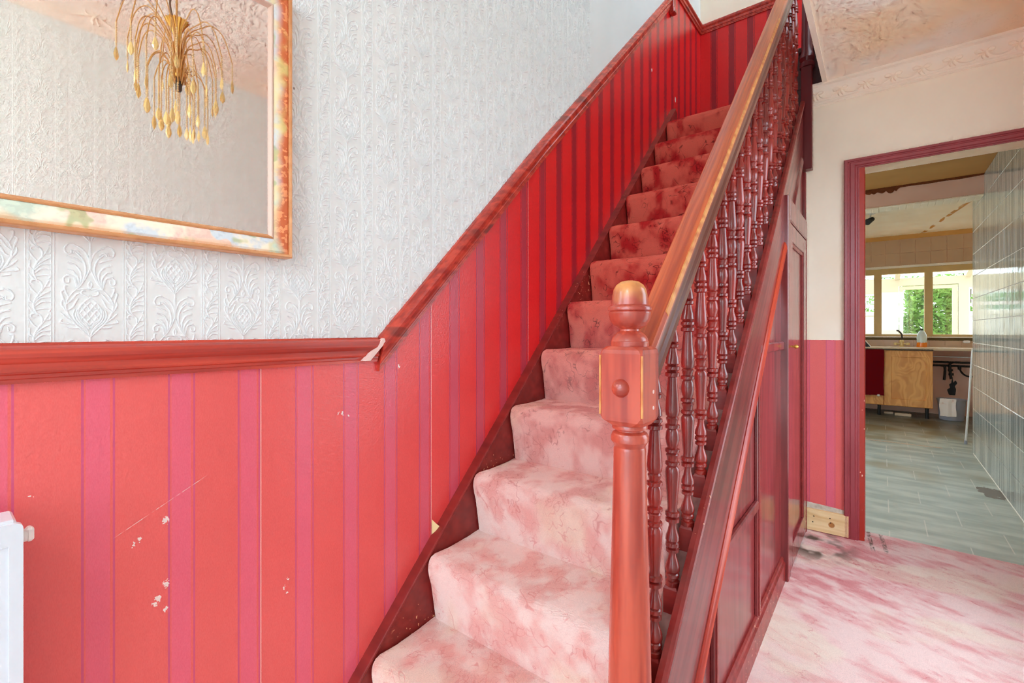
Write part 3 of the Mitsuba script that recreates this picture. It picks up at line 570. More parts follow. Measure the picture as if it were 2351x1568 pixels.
# upper newel
UX, UY = -0.330, 3.085
N2 = add('newel_post', cat(box(UX - 0.026, UX + 0.026, UY - 0.030, UY + 0.030, 2.025, 2.60, 0.004), lathe([(0.036, 2.6), (0.037, 2.62), (0.030, 2.63), (0.038, 2.65), (0.034, 2.67), (0.028, 2.69), (0.028, 2.72), (0.024, 3.0), (0.022, 3.2), (0.032, 3.24)], 28, (UX, UY, 0)),
      box(UX - 0.042, UX + 0.042, UY - 0.042, UY + 0.042, 3.24, 3.55, 0.004)), 'wood_dark', Bk, 30)
tag(N2, 'dark newel post at the head of the stairs running down past the string')
# handrail
HP = [(-0.026, -0.072), (0.026, -0.072), (0.027, -0.056), (0.022, -0.050), (0.022, -0.042), (0.030, -0.034), (0.0315, -0.022), (0.0300, -0.010), (0.024, -0.003), (0.012, 0.0), (-0.012, 0.0), (-0.024, -0.003), (-0.0300, -0.010), (-0.0315, -0.022), (-0.030, -0.034), (-0.022, -0.042), (-0.022, -0.050), (-0.027, -0.056)]
HR = add('handrail', prism(HP, [((NX, y, rail_z(y)), X3, Z3 * 1.392) for y in (NY + HB - 0.004, 3.06)]), 'wood_handrail', Bk, 25)
tag(HR, 'worn orange-brown moulded handrail')
WE = [(0.0250, -0.0060), (0.0300, -0.0125), (0.0304, -0.0100), (0.0268, -0.0045), (0.024, -0.0040)]
add('worn_edge', prism(WE, [((NX + 0.0006, y, rail_z(y) + 0.0006), X3, Z3 * 1.392) for y in (0.95, 2.3)]), 'wood_worn_edge', HR, 25)
BPROF = [(0, .95), (.016, .98), (.02, .72), (.028, .72), (.032, .95), (.042, .92), (.046, .75), (.055, 1.0), (.072, .96), (.09, .72), (.106, .52), (.118, .5), (.122, .88), (.132, .88), (.136, .62), (.142, .95), (.154, .92), (.158, .72), (.164, .95), (.178, .9),
         (.198, .62), (.214, .5), (.226, .52), (.230, .95), (.242, .95), (.246, .66), (.252, 1.0), (.264, .98), (.268, .70), (.280, .66), (.32, .78), (.37, .92), (.405, 1.0), (.420, .92), (.428, .66), (.434, .98), (.444, .98), (.448, .70), (.460, .76), (.470, .9), (.476, .70),
         (.480, 1.0), (.490, 1.0), (.494, .66), (.506, .82), (.528, .98), (.552, .86), (.562, .66), (.566, 1.0), (.577, 1.0), (.581, .70), (.59, .78), (.60, .9), (.606, .7), (.612, .92), (.63, 1.0), (.66, .92), (.71, .74), (.748, .62), (.752, 1.0), (.764, 1.0), (.768, .70),
         (.776, 1.0), (.786, .98), (.790, .70), (.798, .98), (.818, .86), (.842, .60), (.852, .56), (.856, .90), (.866, .90), (.870, .6), (.876, .92), (.896, .78), (.918, .56), (.930, .54), (.934, .82), (.944, .82), (.948, .58), (1.0, .62)]
RB = 0.0160
for i in range(20):
    y = 0.954 + 0.1063 * i
    zb, zt, zr = seat_z(y), seat_z(y) + 0.046, rail_z(y) - 0.098
    hb = 0.0155
    blk = loft([[(NX + a * hb, y + b * hb, (seat_z(y + b * hb) if q == 0 else z)) for a, b in ((-1, -1), (1, -1), (1, 1), (-1, 1))] for q, z in enumerate((zb, zt - 0.006))] +
               [[(NX + a * hb * 0.8, y + b * hb * 0.8, zt) for a, b in ((-1, -1), (1, -1), (1, 1), (-1, 1))]])
    sp = lathe([(RB * r, zt - 0.001 + (zr - zt) * t) for t, r in BPROF], 14, (NX, y, 0))
    kb = add('baluster', sp, 'wood_mahogany', Bk, 40)
    add('base_block', blk, 'wood_string', kb, False)
labels[Bk + '__baluster'] = {'label': 'turned baluster with rings and vases'}

# ------------------------------------------------------------------ spandrel panelling under the stairs
P = thing('understairs_panelling', 'dark red gloss wooden panelling filling the space under the stairs', 'panelling')
LIM = lambda y: string_low(y) + 0.02
tag(add('panel', poly_ext([(0.90, 0.0), (2.44, 0.0), (2.44, LIM(2.44)), (0.90, LIM(0.90))], -0.370, -0.358, 'x'), 'wood_panel', P, False), 'flat glossy panel')
tag(add('panel', poly_ext([(2.40, 1.70), (3.10, 1.70), (3.10, 2.13), (2.96, 2.13), (2.40, LIM(2.40))], -0.360, -0.350, 'x'), 'wood_panel', P, False), 'plain infill above the cupboard door')
for y0, y1, z0, z1 in ((1.848, 1.898, 0.105, LIM(1.85) - 0.01), (1.30, 1.335, 0.105, LIM(1.30) - 0.02)):
    kst = add('stile', box(-0.359, -0.346, y0, y1, z0, z1, 0.003), 'wood_panel', P, False)
    add('bead', box(-0.347, -0.3425, y0 + 0.010, y0 + 0.024, z0, z1, 0.002), 'wood_string', kst, False)
add('rail', box(-0.359, -0.343, 1.385, 1.850, 0.488, 0.522, 0.004), 'wood_panel', P, False)
add('rail', cat(box(-0.359, -0.343, 1.897, 2.405, 1.040, 1.078, 0.005)), 'wood_panel', P, False)
add('skirting', prism([(0, 0), (0.018, 0), (0.018, 0.085), (0.012, 0.092), (0.010, 0.104), (0.004, 0.110), (0, 0.110)], [((-0.358, y, 0), X3, Z3) for y in (0.92, 2.405)]), 'wood_string', P, 25)
add('post', box(-0.362, -0.328, 2.405, 2.468, 0.0, 1.735, 0.003), 'wood_panel', P, False)
add('header', box(-0.350, -0.328, 2.468, 3.075, 1.632, 1.735, 0.005), 'wood_panel', P, False)
add('bead', box(-0.352, -0.330, 3.055, 3.085, 0.0, 1.64, 0.004), 'wood_string', P, False)
add('bead', box(-0.352, -0.336, 3.085, 3.125, 0.0, 2.02, 0.004), 'wood_panel', P, False)
Dk = thing('cupboard_door', 'dark red panelled cupboard door at the tall end of the stair panelling', 'door')
add('stile', box(-0.350, -0.331, 2.472, 2.556, 0.012, 1.625, 0.003), 'wood_panel', Dk, False)
add('stile', box(-0.350, -0.331, 2.955, 3.050, 0.012, 1.625, 0.003), 'wood_panel', Dk, False)
add('rail', box(-0.350, -0.331, 2.555, 2.956, 1.545, 1.625, 0.003), 'wood_panel', Dk, False)
add('rail', box(-0.350, -0.331, 2.555, 2.956, 0.012, 0.12, 0.003), 'wood_panel', Dk, False)
add('panel', box(-0.350, -0.342, 2.550, 2.960, 0.11, 1.55), 'wood_panel', Dk, False)
add('panel_moulding', cat(box(-0.343, -0.335, 2.938, 2.956, 0.12, 1.545, 0.003), box(-0.343, -0.335, 2.556, 2.938, 1.527, 1.545, 0.003)), 'wood_string', Dk, False)
kn = tube([(-0.331, 2.512, 1.052), (-0.322, 2.512, 1.052), (-0.316, 2.512, 1.052), (-0.308, 2.512, 1.052), (-0.302, 2.512, 1.052)], [0.004, 0.004, 0.009, 0.009, 0.004], 14)
tag(add('knob', kn, 'brass', Dk, 40), 'small brass knob')
# landing edge behind the upper newel
struct('trim', cat(box(-0.60, -0.346, YE - 0.010, YE + 0.03, 2.10, CEIL + 0.02), box(-0.60, -0.258, YE - 0.012, YE + 0.03, CEIL, 2.71, 0.003), box(-0.60, -0.258, YE - 0.03, YE + 0.02, 2.70, 2.735, 0.006)), 'dark_brown', 'dark brown landing edge board at the head of the stairs')
# pine block, architrave
k = add('baseboard_end', box(-0.336, -0.142, YE - 0.024, YE - 0.003, 0.004, 0.122, 0.002), 'pine', None, False); tag(k, 'bare pine skirting block with nail holes beside the kitchen doorway', kind='structure')
DR = add('door_1', cat(box(-0.097, -0.073, YE - 0.008, 3.29, 0.0, 2.006, 0.002), box(0.56, 0.584, YE - 0.008, 3.29, 0.0, 2.006, 0.002)), 'paint_orange', None, False)
tag(DR, 'open kitchen doorway with red-brown moulded frame', kind='structure')
tag(add('head_lining', box(-0.097, 0.584, YE - 0.006, 3.29, 2.004, 2.024, 0.002), 'paint_cream', DR, False), 'cream painted head lining')
AP = [(0, 0), (0, 0.018), (0.006, 0.024), (0.020, 0.024), (0.024, 0.019), (0.030, 0.019), (0.036, 0.022), (0.056, 0.022), (0.062, 0.016), (0.070, 0.016), (0.074, 0.010), (0.080, 0.010), (0.080, 0)]
xo, zo = -0.163, 2.050
left = loft([[(xo + a * 0.85, YE - b, 0.0) for a, b in AP][::-1], [(xo + a * 0.85, YE - b, zo - a * 0.66) for a, b in AP][::-1]])
head = loft([[(xo + a * 0.85, YE - b, zo - a * 0.66) for a, b in AP][::-1], [(XR, YE - b, zo - a * 0.66) for a, b in AP][::-1]])
tag(add('architrave', left, 'paint_maroon', DR, 20), 'moulded red-brown upright of the door frame'); tag(add('architrave', head, 'paint_maroon', DR, 20), 'moulded red-brown head of the door frame')

# ------------------------------------------------------------------ mirror
Mk = thing('wall_mirror', 'large wall mirror in a floral painted frame with gold edges above the dado rail', 'mirror')
my0, my1, mz0, mz1, fw_ = -0.42, 0.500, 1.285, 1.856, 0.052
FP = [(0, 0.002), (0, 0.030), (0.002, 0.033), (0.006, 0.033), (0.008, 0.030), (0.020, 0.030), (0.034, 0.026), (0.038, 0.024), (0.0385, 0.026), (0.042, 0.026), (0.046, 0.021), (0.052, 0.014), (0.052, 0.002)]
def frame_piece(p, side):
    def P3(u, w, end):
        if side in 'lr':
            y = my0 + u if side == 'l' else my1 - u
            return (XL + w, y, mz0 + u if end == 0 else mz1 - u)
        z = mz0 + u if side == 'b' else mz1 - u
        return (XL + w, my0 + u if end == 0 else my1 - u, z)
    return loft([[P3(u, w, e) for u, w in p] for e in (0, 1)])
GOLD_O = [(0, 0.002), (0, 0.030), (0.002, 0.033), (0.006, 0.033), (0.008, 0.029), (0.008, 0.002)]
FLOR = [(0.008, 0.002), (0.008, 0.029), (0.012, 0.031), (0.022, 0.030), (0.034, 0.026), (0.0375, 0.0235), (0.0375, 0.002)]
SLIP = [(0.0375, 0.002), (0.0375, 0.025), (0.0400, 0.0262), (0.0420, 0.0250), (0.0430, 0.0225), (0.0470, 0.0165), (0.0480, 0.0170), (0.0490, 0.0155), (0.0500, 0.002)]
for sd in 'rblt':
    kf = add('frame_side', frame_piece(FLOR, sd), 'floral_frame', Mk, 20)
    add('gold_edge', frame_piece(GOLD_O, sd), 'gold', kf, 20)
    add('inner_slip', frame_piece(SLIP, sd), 'slip' if sd in 'rt' else 'gold', kf, 20)
labels[Mk + '__frame_side'] = {'label': 'frame side painted with pastel flowers'}
add('glass', box(XL + 0.012, XL + 0.0175, my0 + 0.045, my1 - 0.045, mz0 + 0.045, mz1 - 0.045), 'mirror_glass', Mk, False)

# ------------------------------------------------------------------ chandelier (seen in the mirror)
CHX, CHY = -0.15, 0.540
Ck = thing('chandelier', 'brass waterfall chandelier with strings of amber beads, reflected in the mirror', 'chandelier')
tilt = trimesh.transformations.rotation_matrix(math.radians(2), [1, 0, 0]) @ trimesh.transformations.rotation_matrix(math.radians(-2), [0, 1, 0])
M4 = trimesh.transformations.translation_matrix([CHX, CHY, 2.183]) @ tilt @ np.diag([0.80, 0.80, 0.90, 1.0])
def ch(m): m = m.copy(); m.apply_transform(M4); return m
def chp(p): p = np.asarray(p, float); return (M4[:3, :3] @ p.T).T + M4[:3, 3]
n = 56; a = np.arange(n) * 2 * np.pi / n; rings = []
for r, z in ((0.010, -0.062), (0.013, -0.052), (0.018, -0.036), (0.028, -0.018), (0.042, 0.0), (0.038, 0.001), (0.016, -0.034), (0.004, -0.04)):
    rr = r * (1 + 0.10 * np.cos(a * 14)); rings.append(np.stack([rr * np.cos(a), rr * np.sin(a), a * 0 + z], 1))
tag(add('fluted_cup', ch(loft(rings)), 'brass', Ck, 50), 'fluted brass cup at the top')
add('stem', ch(cat(lathe([(0.010, -0.058), (0.010, -0.075), (0.013, -0.085), (0.014, -0.15), (0.013, -0.19), (0.020, -0.20), (0.018, -0.21), (0.010, -0.215)], 24), *[cyl((0.013 * math.cos(b), 0.013 * math.sin(b), -0.08), (0.013 * math.cos(b), 0.013 * math.sin(b), -0.2), 0.003, 6) for b in np.arange(10) * math.pi / 5])), 'brass', Ck, 40)
tag(add('lamp_holder', ch(lathe([(0.009, -0.20), (0.012, -0.205), (0.012, -0.255), (0.008, -0.262), (0.0, -0.264)], 18)), 'dark_metal', Ck, 40), 'dark lamp holder')
top = chp([[0, 0, -0.03]])[0]
hk = [top, (CHX + 0.004, CHY + 0.002, 2.235), (CHX, CHY, 2.285)]
links = []
for j in range(7):
    zc = 2.300 + j * 0.030; q = np.arange(13) * 2 * np.pi / 12
    pts = np.stack([np.cos(q) * 0.008 * (j % 2), np.cos(q) * 0.008 * (1 - j % 2), np.sin(q) * 0.018], 1) + [CHX, CHY, zc]
    links.append(tube(pts, 0.0016, 6, False))
add('chain', cat(tube(hk, 0.002, 6), *links), 'brass_wire', Ck, 40)
add('cable', tube(smooth_path([chp([[0, -0.012, -0.01]])[0], (CHX, CHY - 0.020, 2.235), (CHX, CHY - 0.006, 2.265), (CHX, CHY + 0.008, 2.29), (CHX, CHY, 2.40), (CHX, CHY, CEIL)], 6), 0.003, 8), 'cable_brown', Ck, 40)
tag(add('ceiling_rose', lathe([(0.0, CEIL - 0.035), (0.012, CEIL - 0.034), (0.03, CEIL - 0.02), (0.036, CEIL - 0.004), (0.036, CEIL)], 24, (CHX, CHY, 0)), 'brass', Ck, 40), 'brass ceiling rose')
def drop(p, L=0.055, r=0.0085, ang=0):
    m = lathe([(0.0, 0), (r * 0.35, -L * 0.12), (r * 0.8, -L * 0.42), (r, -L * 0.62), (r * 0.7, -L * 0.82), (r * 0.2, -L * 0.96), (0, -L)], 6)
    m.apply_scale([1.25, 0.5, 1]); m.apply_transform(trimesh.transformations.rotation_matrix(ang, [0, 0, 1])); m.apply_translation(p); return m
TIERS = [(13, -0.115, 0.125, 0.020, 0.190, -0.105, 9), (13, -0.155, 0.105, -0.050, 0.150, -0.150, 13), (12, -0.195, 0.060, -0.150, 0.105, -0.215, 15), (8, -0.205, 0.035, -0.185, 0.060, -0.245, 14)]
r_ = random.Random(4)
bead0 = trimesh.creation.icosphere(subdivisions=1, radius=0.0034)
for ti, (num, z0, ra, za, rb, zb_, nb) in enumerate(TIERS):
    for j in range(num):
        b = 2 * math.pi * (j + 0.5 * (ti % 2)) / num + r_.uniform(-0.08, 0.08)
        e = np.array([math.cos(b), math.sin(b), 0]); s = r_.uniform(0.9, 1.08); dzr = r_.uniform(-0.012, 0.012) - 0.020 * math.sin(b)
        pts = chp(smooth_path([e * 0.014 + [0, 0, z0 - 0.03], e * 0.035 + [0, 0, z0 + 0.02 + (za - z0) * 0.35], e * ra * s * 0.72 + [0, 0, za - 0.012 + dzr], e * ra * s + [0, 0, za + dzr], e * (ra + rb) / 2 * s * 1.03 + [0, 0, (za * 0.72 + zb_ * 0.28) + dzr], e * rb * s + [0, 0, zb_ + dzr]], 4))
        add('arm', tube(pts, 0.0017, 5, False), 'brass_wire', Ck, 60)
        p = pts[-1].copy(); beads = []
        nbb = nb + r_.randint(-2, 2)
        for q in range(nbb):
            m = bead0.copy(); m.apply_scale([1, 1, 0.8]); m.apply_translation(p - [0, 0, 0.0078 * (q + 0.5)]); beads.append(m)
        ks = add('bead_string', cat(beads, tube([p, p - [0, 0, 0.0078 * nbb]], 0.0008, 4)), 'amber_bead', Ck, True)
        add('drop', drop(p - [0, 0, 0.0078 * nbb], r_.uniform(0.044, 0.056), 0.0072, r_.uniform(0, 3)), 'amber', ks, False)

# ------------------------------------------------------------------ radiator
Rk = thing('radiator', 'white panel radiator on the wall at the lower left edge', 'radiator')
ry0, ry1, rz0, rz1, rx0, rx1 = -0.80, 0.088, 0.16, 0.862, XL + 0.03, -0.938
add('panel', cat(box(rx0, rx1 - 0.008, ry0 + 0.004, ry1 - 0.004, rz0, rz1 - 0.004, 0.006)), 'white_enamel', Rk, False)
fr = Polygon([(ry0, rz0), (ry1, rz0), (ry1, rz1), (ry0, rz1)]).buffer(0.0).buffer(-0.008).buffer(0.008)
inn = Polygon([(ry0 + 0.028, rz0 + 0.03), (ry1 - 0.014, rz0 + 0.03), (ry1 - 0.014, rz1 - 0.030), (ry0 + 0.028, rz1 - 0.030)])
add('face_frame', poly_ext(fr.difference(inn), rx1 - 0.010, rx1, 'x'), 'white_enamel', Rk, False)
yy0, yy1, zz0, zz1 = ry0 + 0.028, ry1 - 0.014, rz0 + 0.03, rz1 - 0.030
def rect(d, x): return [(x, yy0 + d, zz0 + d), (x, yy1 - d, zz0 + d), (x, yy1 - d, zz1 - d), (x, yy0 + d, zz1 - d)]
add('pressed_face', loft([rect(0, rx1 - 0.002), rect(0.008, rx1 - 0.010), rect(0.011, rx1 - 0.010), rect(0.020, rx1 - 0.001), rect(0.3, rx1 + 0.001)]), 'white_enamel', Rk, False)
add('top_grille', box(rx0 + 0.004, rx1 - 0.006, ry0 + 0.01, ry1 - 0.006, rz1 - 0.006, rz1 + 0.004, 0.003), 'white_enamel', Rk, False)
kv = add('bleed_valve', cat(tube([(-0.965, ry1 - 0.004, 0.835), (-0.965, ry1 + 0.006, 0.835)], 0.009, 14), box(-0.973, -0.957, ry1 + 0.004, ry1 + 0.013, 0.826, 0.846, 0.003)), 'white_plastic', Rk, 30)
tag(kv, 'small white bleed valve on the end')

# ------------------------------------------------------------------ kitchen shell
XK, YK, KC = 0.65, 8.5, 2.40
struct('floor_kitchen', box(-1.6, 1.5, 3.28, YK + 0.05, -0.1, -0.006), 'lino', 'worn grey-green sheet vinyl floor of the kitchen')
k = add('seam_strip', box(-0.9, 0.455, 6.06, 6.078, -0.006, -0.003), 'worktop', 'floor_kitchen', False); tag(k, 'pale strip covering a seam in the floor')
struct('wall_kitchen_right', box(XK + 0.004, XK + 0.12, 3.28, 5.97, -0.006, 2.62), 'grout', 'right kitchen wall covered in tall glossy grey tiles')
tiles_y = np.arange(3.30, 5.97, 0.158); tz = [0.010 + 0.2005 * j for j in range(12)]
gp = 0.0022; tb = {}
for j, z in enumerate(tz):
    for i, y in enumerate(tiles_y):
        if y + 0.158 < 3.85 : continue
        y1 = min(y + 0.158, 5.97); z1 = min(z + 0.2005, 2.40)
        if y1 - y < 0.02 or z1 - z < 0.02: continue
        add('tile', box(XK - 0.0005 + 0.0006 * rng.random(), XK + 0.006, y + gp, y1 - gp * 0.4, z + gp, z1 - gp, 0.0012), 'tile_grey', 'wall_kitchen_right', False)
kl = Polygon([(3.28, 0), (YK, 0), (YK, 2.6), (3.28, 2.6)]).difference(Polygon([(3.8, 0.9), (5.7, 0.9), (5.7, 2.15), (3.8, 2.15)]))  # unseen side opening added to brighten the kitchen
struct('wall_kitchen_left', poly_ext(kl, -1.7, -1.6, 'x'), 'cream_paper', 'left kitchen wall with an unseen window opening added to brighten the kitchen')
struct('wall_kitchen_side', cat(box(1.2, 1.3, 5.97, YK, 0, 2.6), box(0.77, 1.3, 5.90, 5.97, 0, 2.6)), 'cream_paper', 'recessed kitchen wall beyond the tiles')
struct('ceiling_kitchen', box(-1.7, 1.3, 3.2, 5.40, KC, KC + 0.12), 'kitchen_ceiling', 'brown smoke-stained kitchen ceiling near the doorway')
struct('beam', box(-1.6, 1.2, 5.35, 5.52, 2.228, KC + 0.05), 'pink_plaster', 'pink plaster beam across the kitchen ceiling')
dm = [(-0.60, KC)] + [(x, KC - 0.012 - d) for x, d in ((-0.60, .02), (-0.3, .03), (-0.124, .016), (-0.105, .030), (-0.085, .032), (-0.075, .022), (-0.058, .036), (-0.045, .028), (-0.03, .020), (-0.015, .030), (0.0, .036), (0.015, .030), (0.028, .018), (0.045, .040), (0.062, .046), (0.078, .038), (0.085, .022), (0.10, .032), (0.112, .014), (0.125, .006), (0.2, .004), (0.30, .008), (0.42, .004), (0.5, .008), (0.6, .003), (0.65, .0))] + [(0.65, KC)]
tag(add('damaged_edge', poly_ext(dm, 5.340, 5.356, 'y'), 'damage_brown', 'beam', False), 'jagged brown flaking damage along the top of the beam')
tag(add('plaster_edge', cat(*[box(x, x + 0.05, 5.342, 5.53, 2.218 + 0.006 * rng.random(), 2.236, 0.004) for x in np.arange(-0.6, 0.62, 0.048)]), 'cream_ceiling', 'beam', False), 'rough white lower edge of the beam')
struct('ceiling_kitchen_rear', box(-1.7, 1.3, 5.40, YK + 0.1, 2.445, 2.56), 'cream_ceiling', 'cream rear kitchen ceiling between the beam and the window')
k = add('trim', prism([(0, 0), (0, -0.055), (-0.012, -0.050), (-0.05, -0.012), (-0.06, 0)], [((x, YK, 2.445), np.array([0, 1., 0]), Z3) for x in (-1.6, 1.2)]), 'coving_ochre', None, 25); tag(k, 'ochre stained coving above the kitchen window tiles', kind='structure')
wx0, wx1, wz0, wz1 = -1.0, 1.15, 1.03, 2.015
kb_ = Polygon([(-1.7, -0.01), (1.3, -0.01), (1.3, 2.6), (-1.7, 2.6)]).difference(Polygon([(wx0, wz0), (wx1, wz0), (wx1, wz1), (wx0, wz1)]))
struct('wall_kitchen_back', poly_ext(kb_, YK, YK + 0.14, 'y'), 'pink_plaster', 'rear kitchen wall with a wide window over the sink')
for j, (z0, z1) in enumerate(((2.02, 2.198), (2.201, 2.392))):
    for i in range(8):
        x = -0.283 + 0.1605 * i
        add('tile', box(x + 0.001, x + 0.1590, YK - 0.006, YK + 0.001, z0, z1, 0.0012), 'tile_pink', 'wall_kitchen_back', False)
for i in range(8):
    x = -0.30 + 0.16 * i
    add('tile', box(x + 0.001, x + 0.1590, YK - 0.006, YK + 0.001, 0.885, 0.985, 0.0012), 'tile_pink', 'wall_kitchen_back', False)
tag(add('dark_strip', box(-1.2, 1.2, YK - 0.010, YK + 0.001, 0.985, 1.024, 0.002), 'dark_strip', 'wall_kitchen_back', False), 'dark strip under the window sill')
Wk = add('window_1', cat(box(wx0, wx1, YK - 0.005, YK + 0.07, 1.915, 1.995, 0.004), box(wx0, wx1, YK - 0.005, YK + 0.07, 1.036, 1.066, 0.004), *[box(x0, x1, YK - 0.004, YK + 0.07, 1.06, 1.93, 0.004) for x0, x1 in ((-0.62, -0.54), (-0.092, -0.005), (0.454, 0.540), (1.06, 1.15), (wx0, wx0 + 0.08))]), 'window_ochre', None, False)
tag(Wk, 'wide kitchen window with ochre painted frame and mullions', kind='structure')
tag(add('head_board', box(wx0 - 0.05, wx1 + 0.05, YK - 0.02, YK + 0.02, 1.993, 2.026, 0.003), 'white_gloss', Wk, False), 'white board along the window head')
tag(add('sill', box(wx0 - 0.05, wx1 + 0.05, YK - 0.03, YK + 0.08, 1.022, 1.037, 0.003), 'white_gloss', Wk, False), 'white window sill')
for x0, x1 in ((-0.54, -0.092), (-0.005, 0.454), (0.540, 1.06)):
    add('pane', tm([(x0, YK + 0.04, 1.06), (x1, YK + 0.04, 1.06), (x1, YK + 0.04, 1.92), (x0, YK + 0.04, 1.92)], [(0, 1, 2), (0, 2, 3)]), 'pane', Wk, False)

# ------------------------------------------------------------------ kitchen things
Kk = thing('sink_cabinet', 'oak kitchen base cabinet with framed door under the worktop', 'cabinet')
tag(add('body', box(-0.60, 0.500, 7.93, 8.46, 0.13, 0.862, 0.002), 'oak', Kk, False), 'cabinet carcass')
for dx0, dx1 in ((0.022, 0.502), (-0.468, 0.014)):
    kd = add('door', box(dx0 + 0.07, dx1 - 0.06, 7.916, 7.930, 0.22, 0.78, 0.004), 'oak', Kk, False)
    for bx in ((dx0, dx0 + 0.075, 0.136, 0.862), (dx1 - 0.065, dx1, 0.136, 0.862), (dx0 + 0.07, dx1 - 0.06, 0.136, 0.228), (dx0 + 0.07, dx1 - 0.06, 0.772, 0.862)):
        add('frame', box(bx[0], bx[1], 7.905, 7.930, bx[2], bx[3], 0.003), 'oak', kd, False)
for x in (-0.03, -0.45, 0.45): add('leg', cyl((x, 7.97, -0.006), (x, 7.97, 0.13), 0.018, 14), 'black', Kk, 30)
k = add('worktop', cat(box(-1.2, 1.18, 7.885, 8.49, 0.868, 0.898, 0.004)), 'worktop', None, False); tag(k, 'beige kitchen worktop below the window', 'worktop')
tag(add('front_edge', box(-1.2, 0.505, 7.880, 7.887, 0.862, 0.880, 0.001), 'worktop_edge', k, False), 'dark worn front edge')
def sheet(x0, x1, z0, z1, y, amp, nx=14, nz=10, thick=0.004, seed=0):
    g = []
    for j in range(nz):
        t = j / (nz - 1); z = z1 + (z0 - z1) * t; front, back = [], []
        for i in range(nx):
            s = i / (nx - 1); x = x0 + (x1 - x0) * s + 0.004 * math.sin(7 * t + seed)
            d = amp * math.sin(s * 11 + seed + 0.6 * t) * (0.3 + t)
            front.append((x, y - d - thick, z + 0.003 * math.sin(9 * s))); back.append((x, y - d, z))
        g.append(front + back[::-1])
    return loft(g)
k = add('towel', sheet(-0.40, 0.018, 0.262, 0.866, 7.876, 0.006, 22, 10, 0.006), 'towel_red', None, 50); tag(k, 'dark red towel hanging over the front of the oak cabinet', 'towel')
tag(add('tassel', ball((-0.036, 7.868, 0.262), 0.016, 2), 'white_plastic', k, True), 'white bobble on the hem')
Tk = thing('kitchen_tap', 'old cream mixer tap with raised spout on the worktop', 'tap')
add('body', lathe([(0.026, 0.898), (0.028, 0.91), (0.022, 0.915), (0.02, 0.955), (0.026, 0.96), (0.022, 0.985), (0.012, 0.99), (0, 0.99)], 18, (0.212, 8.36, 0)), 'tap_cream', Tk, 40)
for s in (-1, 1):
    add('handle', cat(cyl((0.212, 8.36, 0.935), (0.212 + s * 0.065, 8.36, 0.935), 0.008, 10), lathe([(0, 0.918), (0.018, 0.92), (0.022, 0.935), (0.018, 0.952), (0, 0.955)], 10, (0.212 + s * 0.065, 8.36, 0))), 'tap_cream', Tk, 40)
add('spout', tube(smooth_path([(0.212, 8.36, 0.98), (0.214, 8.35, 1.04), (0.205, 8.34, 1.08), (0.175, 8.32, 1.115), (0.160, 8.31, 1.12)], 4), [0.010] * 12 + [0.012] * 5, 10), 'dark_metal', Tk, 40)
bk_ = thing('bottle', 'clear plastic bottle with orange liquid and dark cap beside the tap', 'bottle')
add('body', lathe([(0.0, 0.898), (0.050, 0.899), (0.053, 0.91), (0.050, 0.96), (0.052, 0.985), (0.054, 1.02), (0.050, 1.06), (0.036, 1.095), (0.018, 1.118), (0.013, 1.124), (0.0, 1.126)], 24, (0.417, 8.30, 0)), 'bottle_clear', bk_, 50)
tag(add('liquid', lathe([(0.0, 0.897), (0.052, 0.8985), (0.0545, 0.91), (0.0512, 0.960), (0.0, 0.962)], 24, (0.417, 8.30, 0)), 'bottle_orange', bk_, 50), 'orange liquid')
tag(add('cap', lathe([(0.016, 1.118), (0.016, 1.140), (0.0, 1.142)], 16, (0.417, 8.30, 0)), 'black', bk_, 40), 'dark cap')
dk_ = thing('dish_rack', 'black and white dish rack leaning at the left end of the worktop', 'dish rack')
add('board', poly_ext([(-0.42, 0.899), (-0.125, 0.899), (-0.185, 0.985), (-0.42, 0.965)], 8.05, 8.065, 'y'), 'black', dk_, False)
add('frame', cat(tube([(-0.122, 8.045, 0.902), (-0.186, 8.045, 0.990)], 0.006, 8), tube([(-0.186, 8.045, 0.990), (-0.42, 8.045, 0.968)], 0.005, 8)), 'white_plastic', dk_, 40)
k = add('power_socket', box(0.832, 0.900, YK - 0.045, YK - 0.008, 0.955, 0.99, 0.008), 'white_plastic', None, False); tag(k, 'white plastic box on the tiles at the right end of the worktop', 'socket')
k = add('pipework', cat(tube([(0.5, 8.44, 0.700), (1.1, 8.44, 0.700)], 0.013, 10), tube([(0.5, 8.43, 0.655), (1.1, 8.43, 0.652)], 0.013, 10), tube(smooth_path([(0.62, 8.42, 0.655), (0.65, 8.41, 0.64), (0.652, 8.41, 0.56), (0.646, 8.41, 0.465)], 4), 0.014, 10),
      tube(smooth_path([(0.72, 8.43, 0.700), (0.70, 8.40, 0.67), (0.703, 8.40, 0.58), (0.712, 8.40, 0.48)], 4), 0.016, 10), cyl((0.712, 8.40, 0.56), (0.712, 8.40, 0.53), 0.026, 12), cyl((0.68, 8.40, 0.60), (0.73, 8.40, 0.60), 0.012, 10),
      tube(smooth_path([(0.79, 8.42, 0.650), (0.80, 8.40, 0.60), (0.83, 8.38, 0.55), (0.88, 8.38, 0.525), (0.95, 8.40, 0.53)], 4), 0.010, 8), cyl((0.79, 8.42, 0.66), (0.795, 8.41, 0.61), 0.018, 12)), 'black_pipe', None, 40)
tag(k, 'black water pipes and valves on the wall under the worktop', 'pipe')
k = add('support_rail', box(0.50, 1.18, 8.40, 8.44, 0.765, 0.778, 0.002), 'white_plastic', None, False); tag(k, 'thin white support rail under the worktop above the pipes', 'rail')
mold = [(0.70, 0.26), (0.76, 0.26), (0.77, 0.34), (0.755, 0.38), (0.78, 0.42), (0.765, 0.46), (0.74, 0.43), (0.735, 0.50), (0.72, 0.42), (0.70, 0.40), (0.71, 0.36), (0.68, 0.33)]
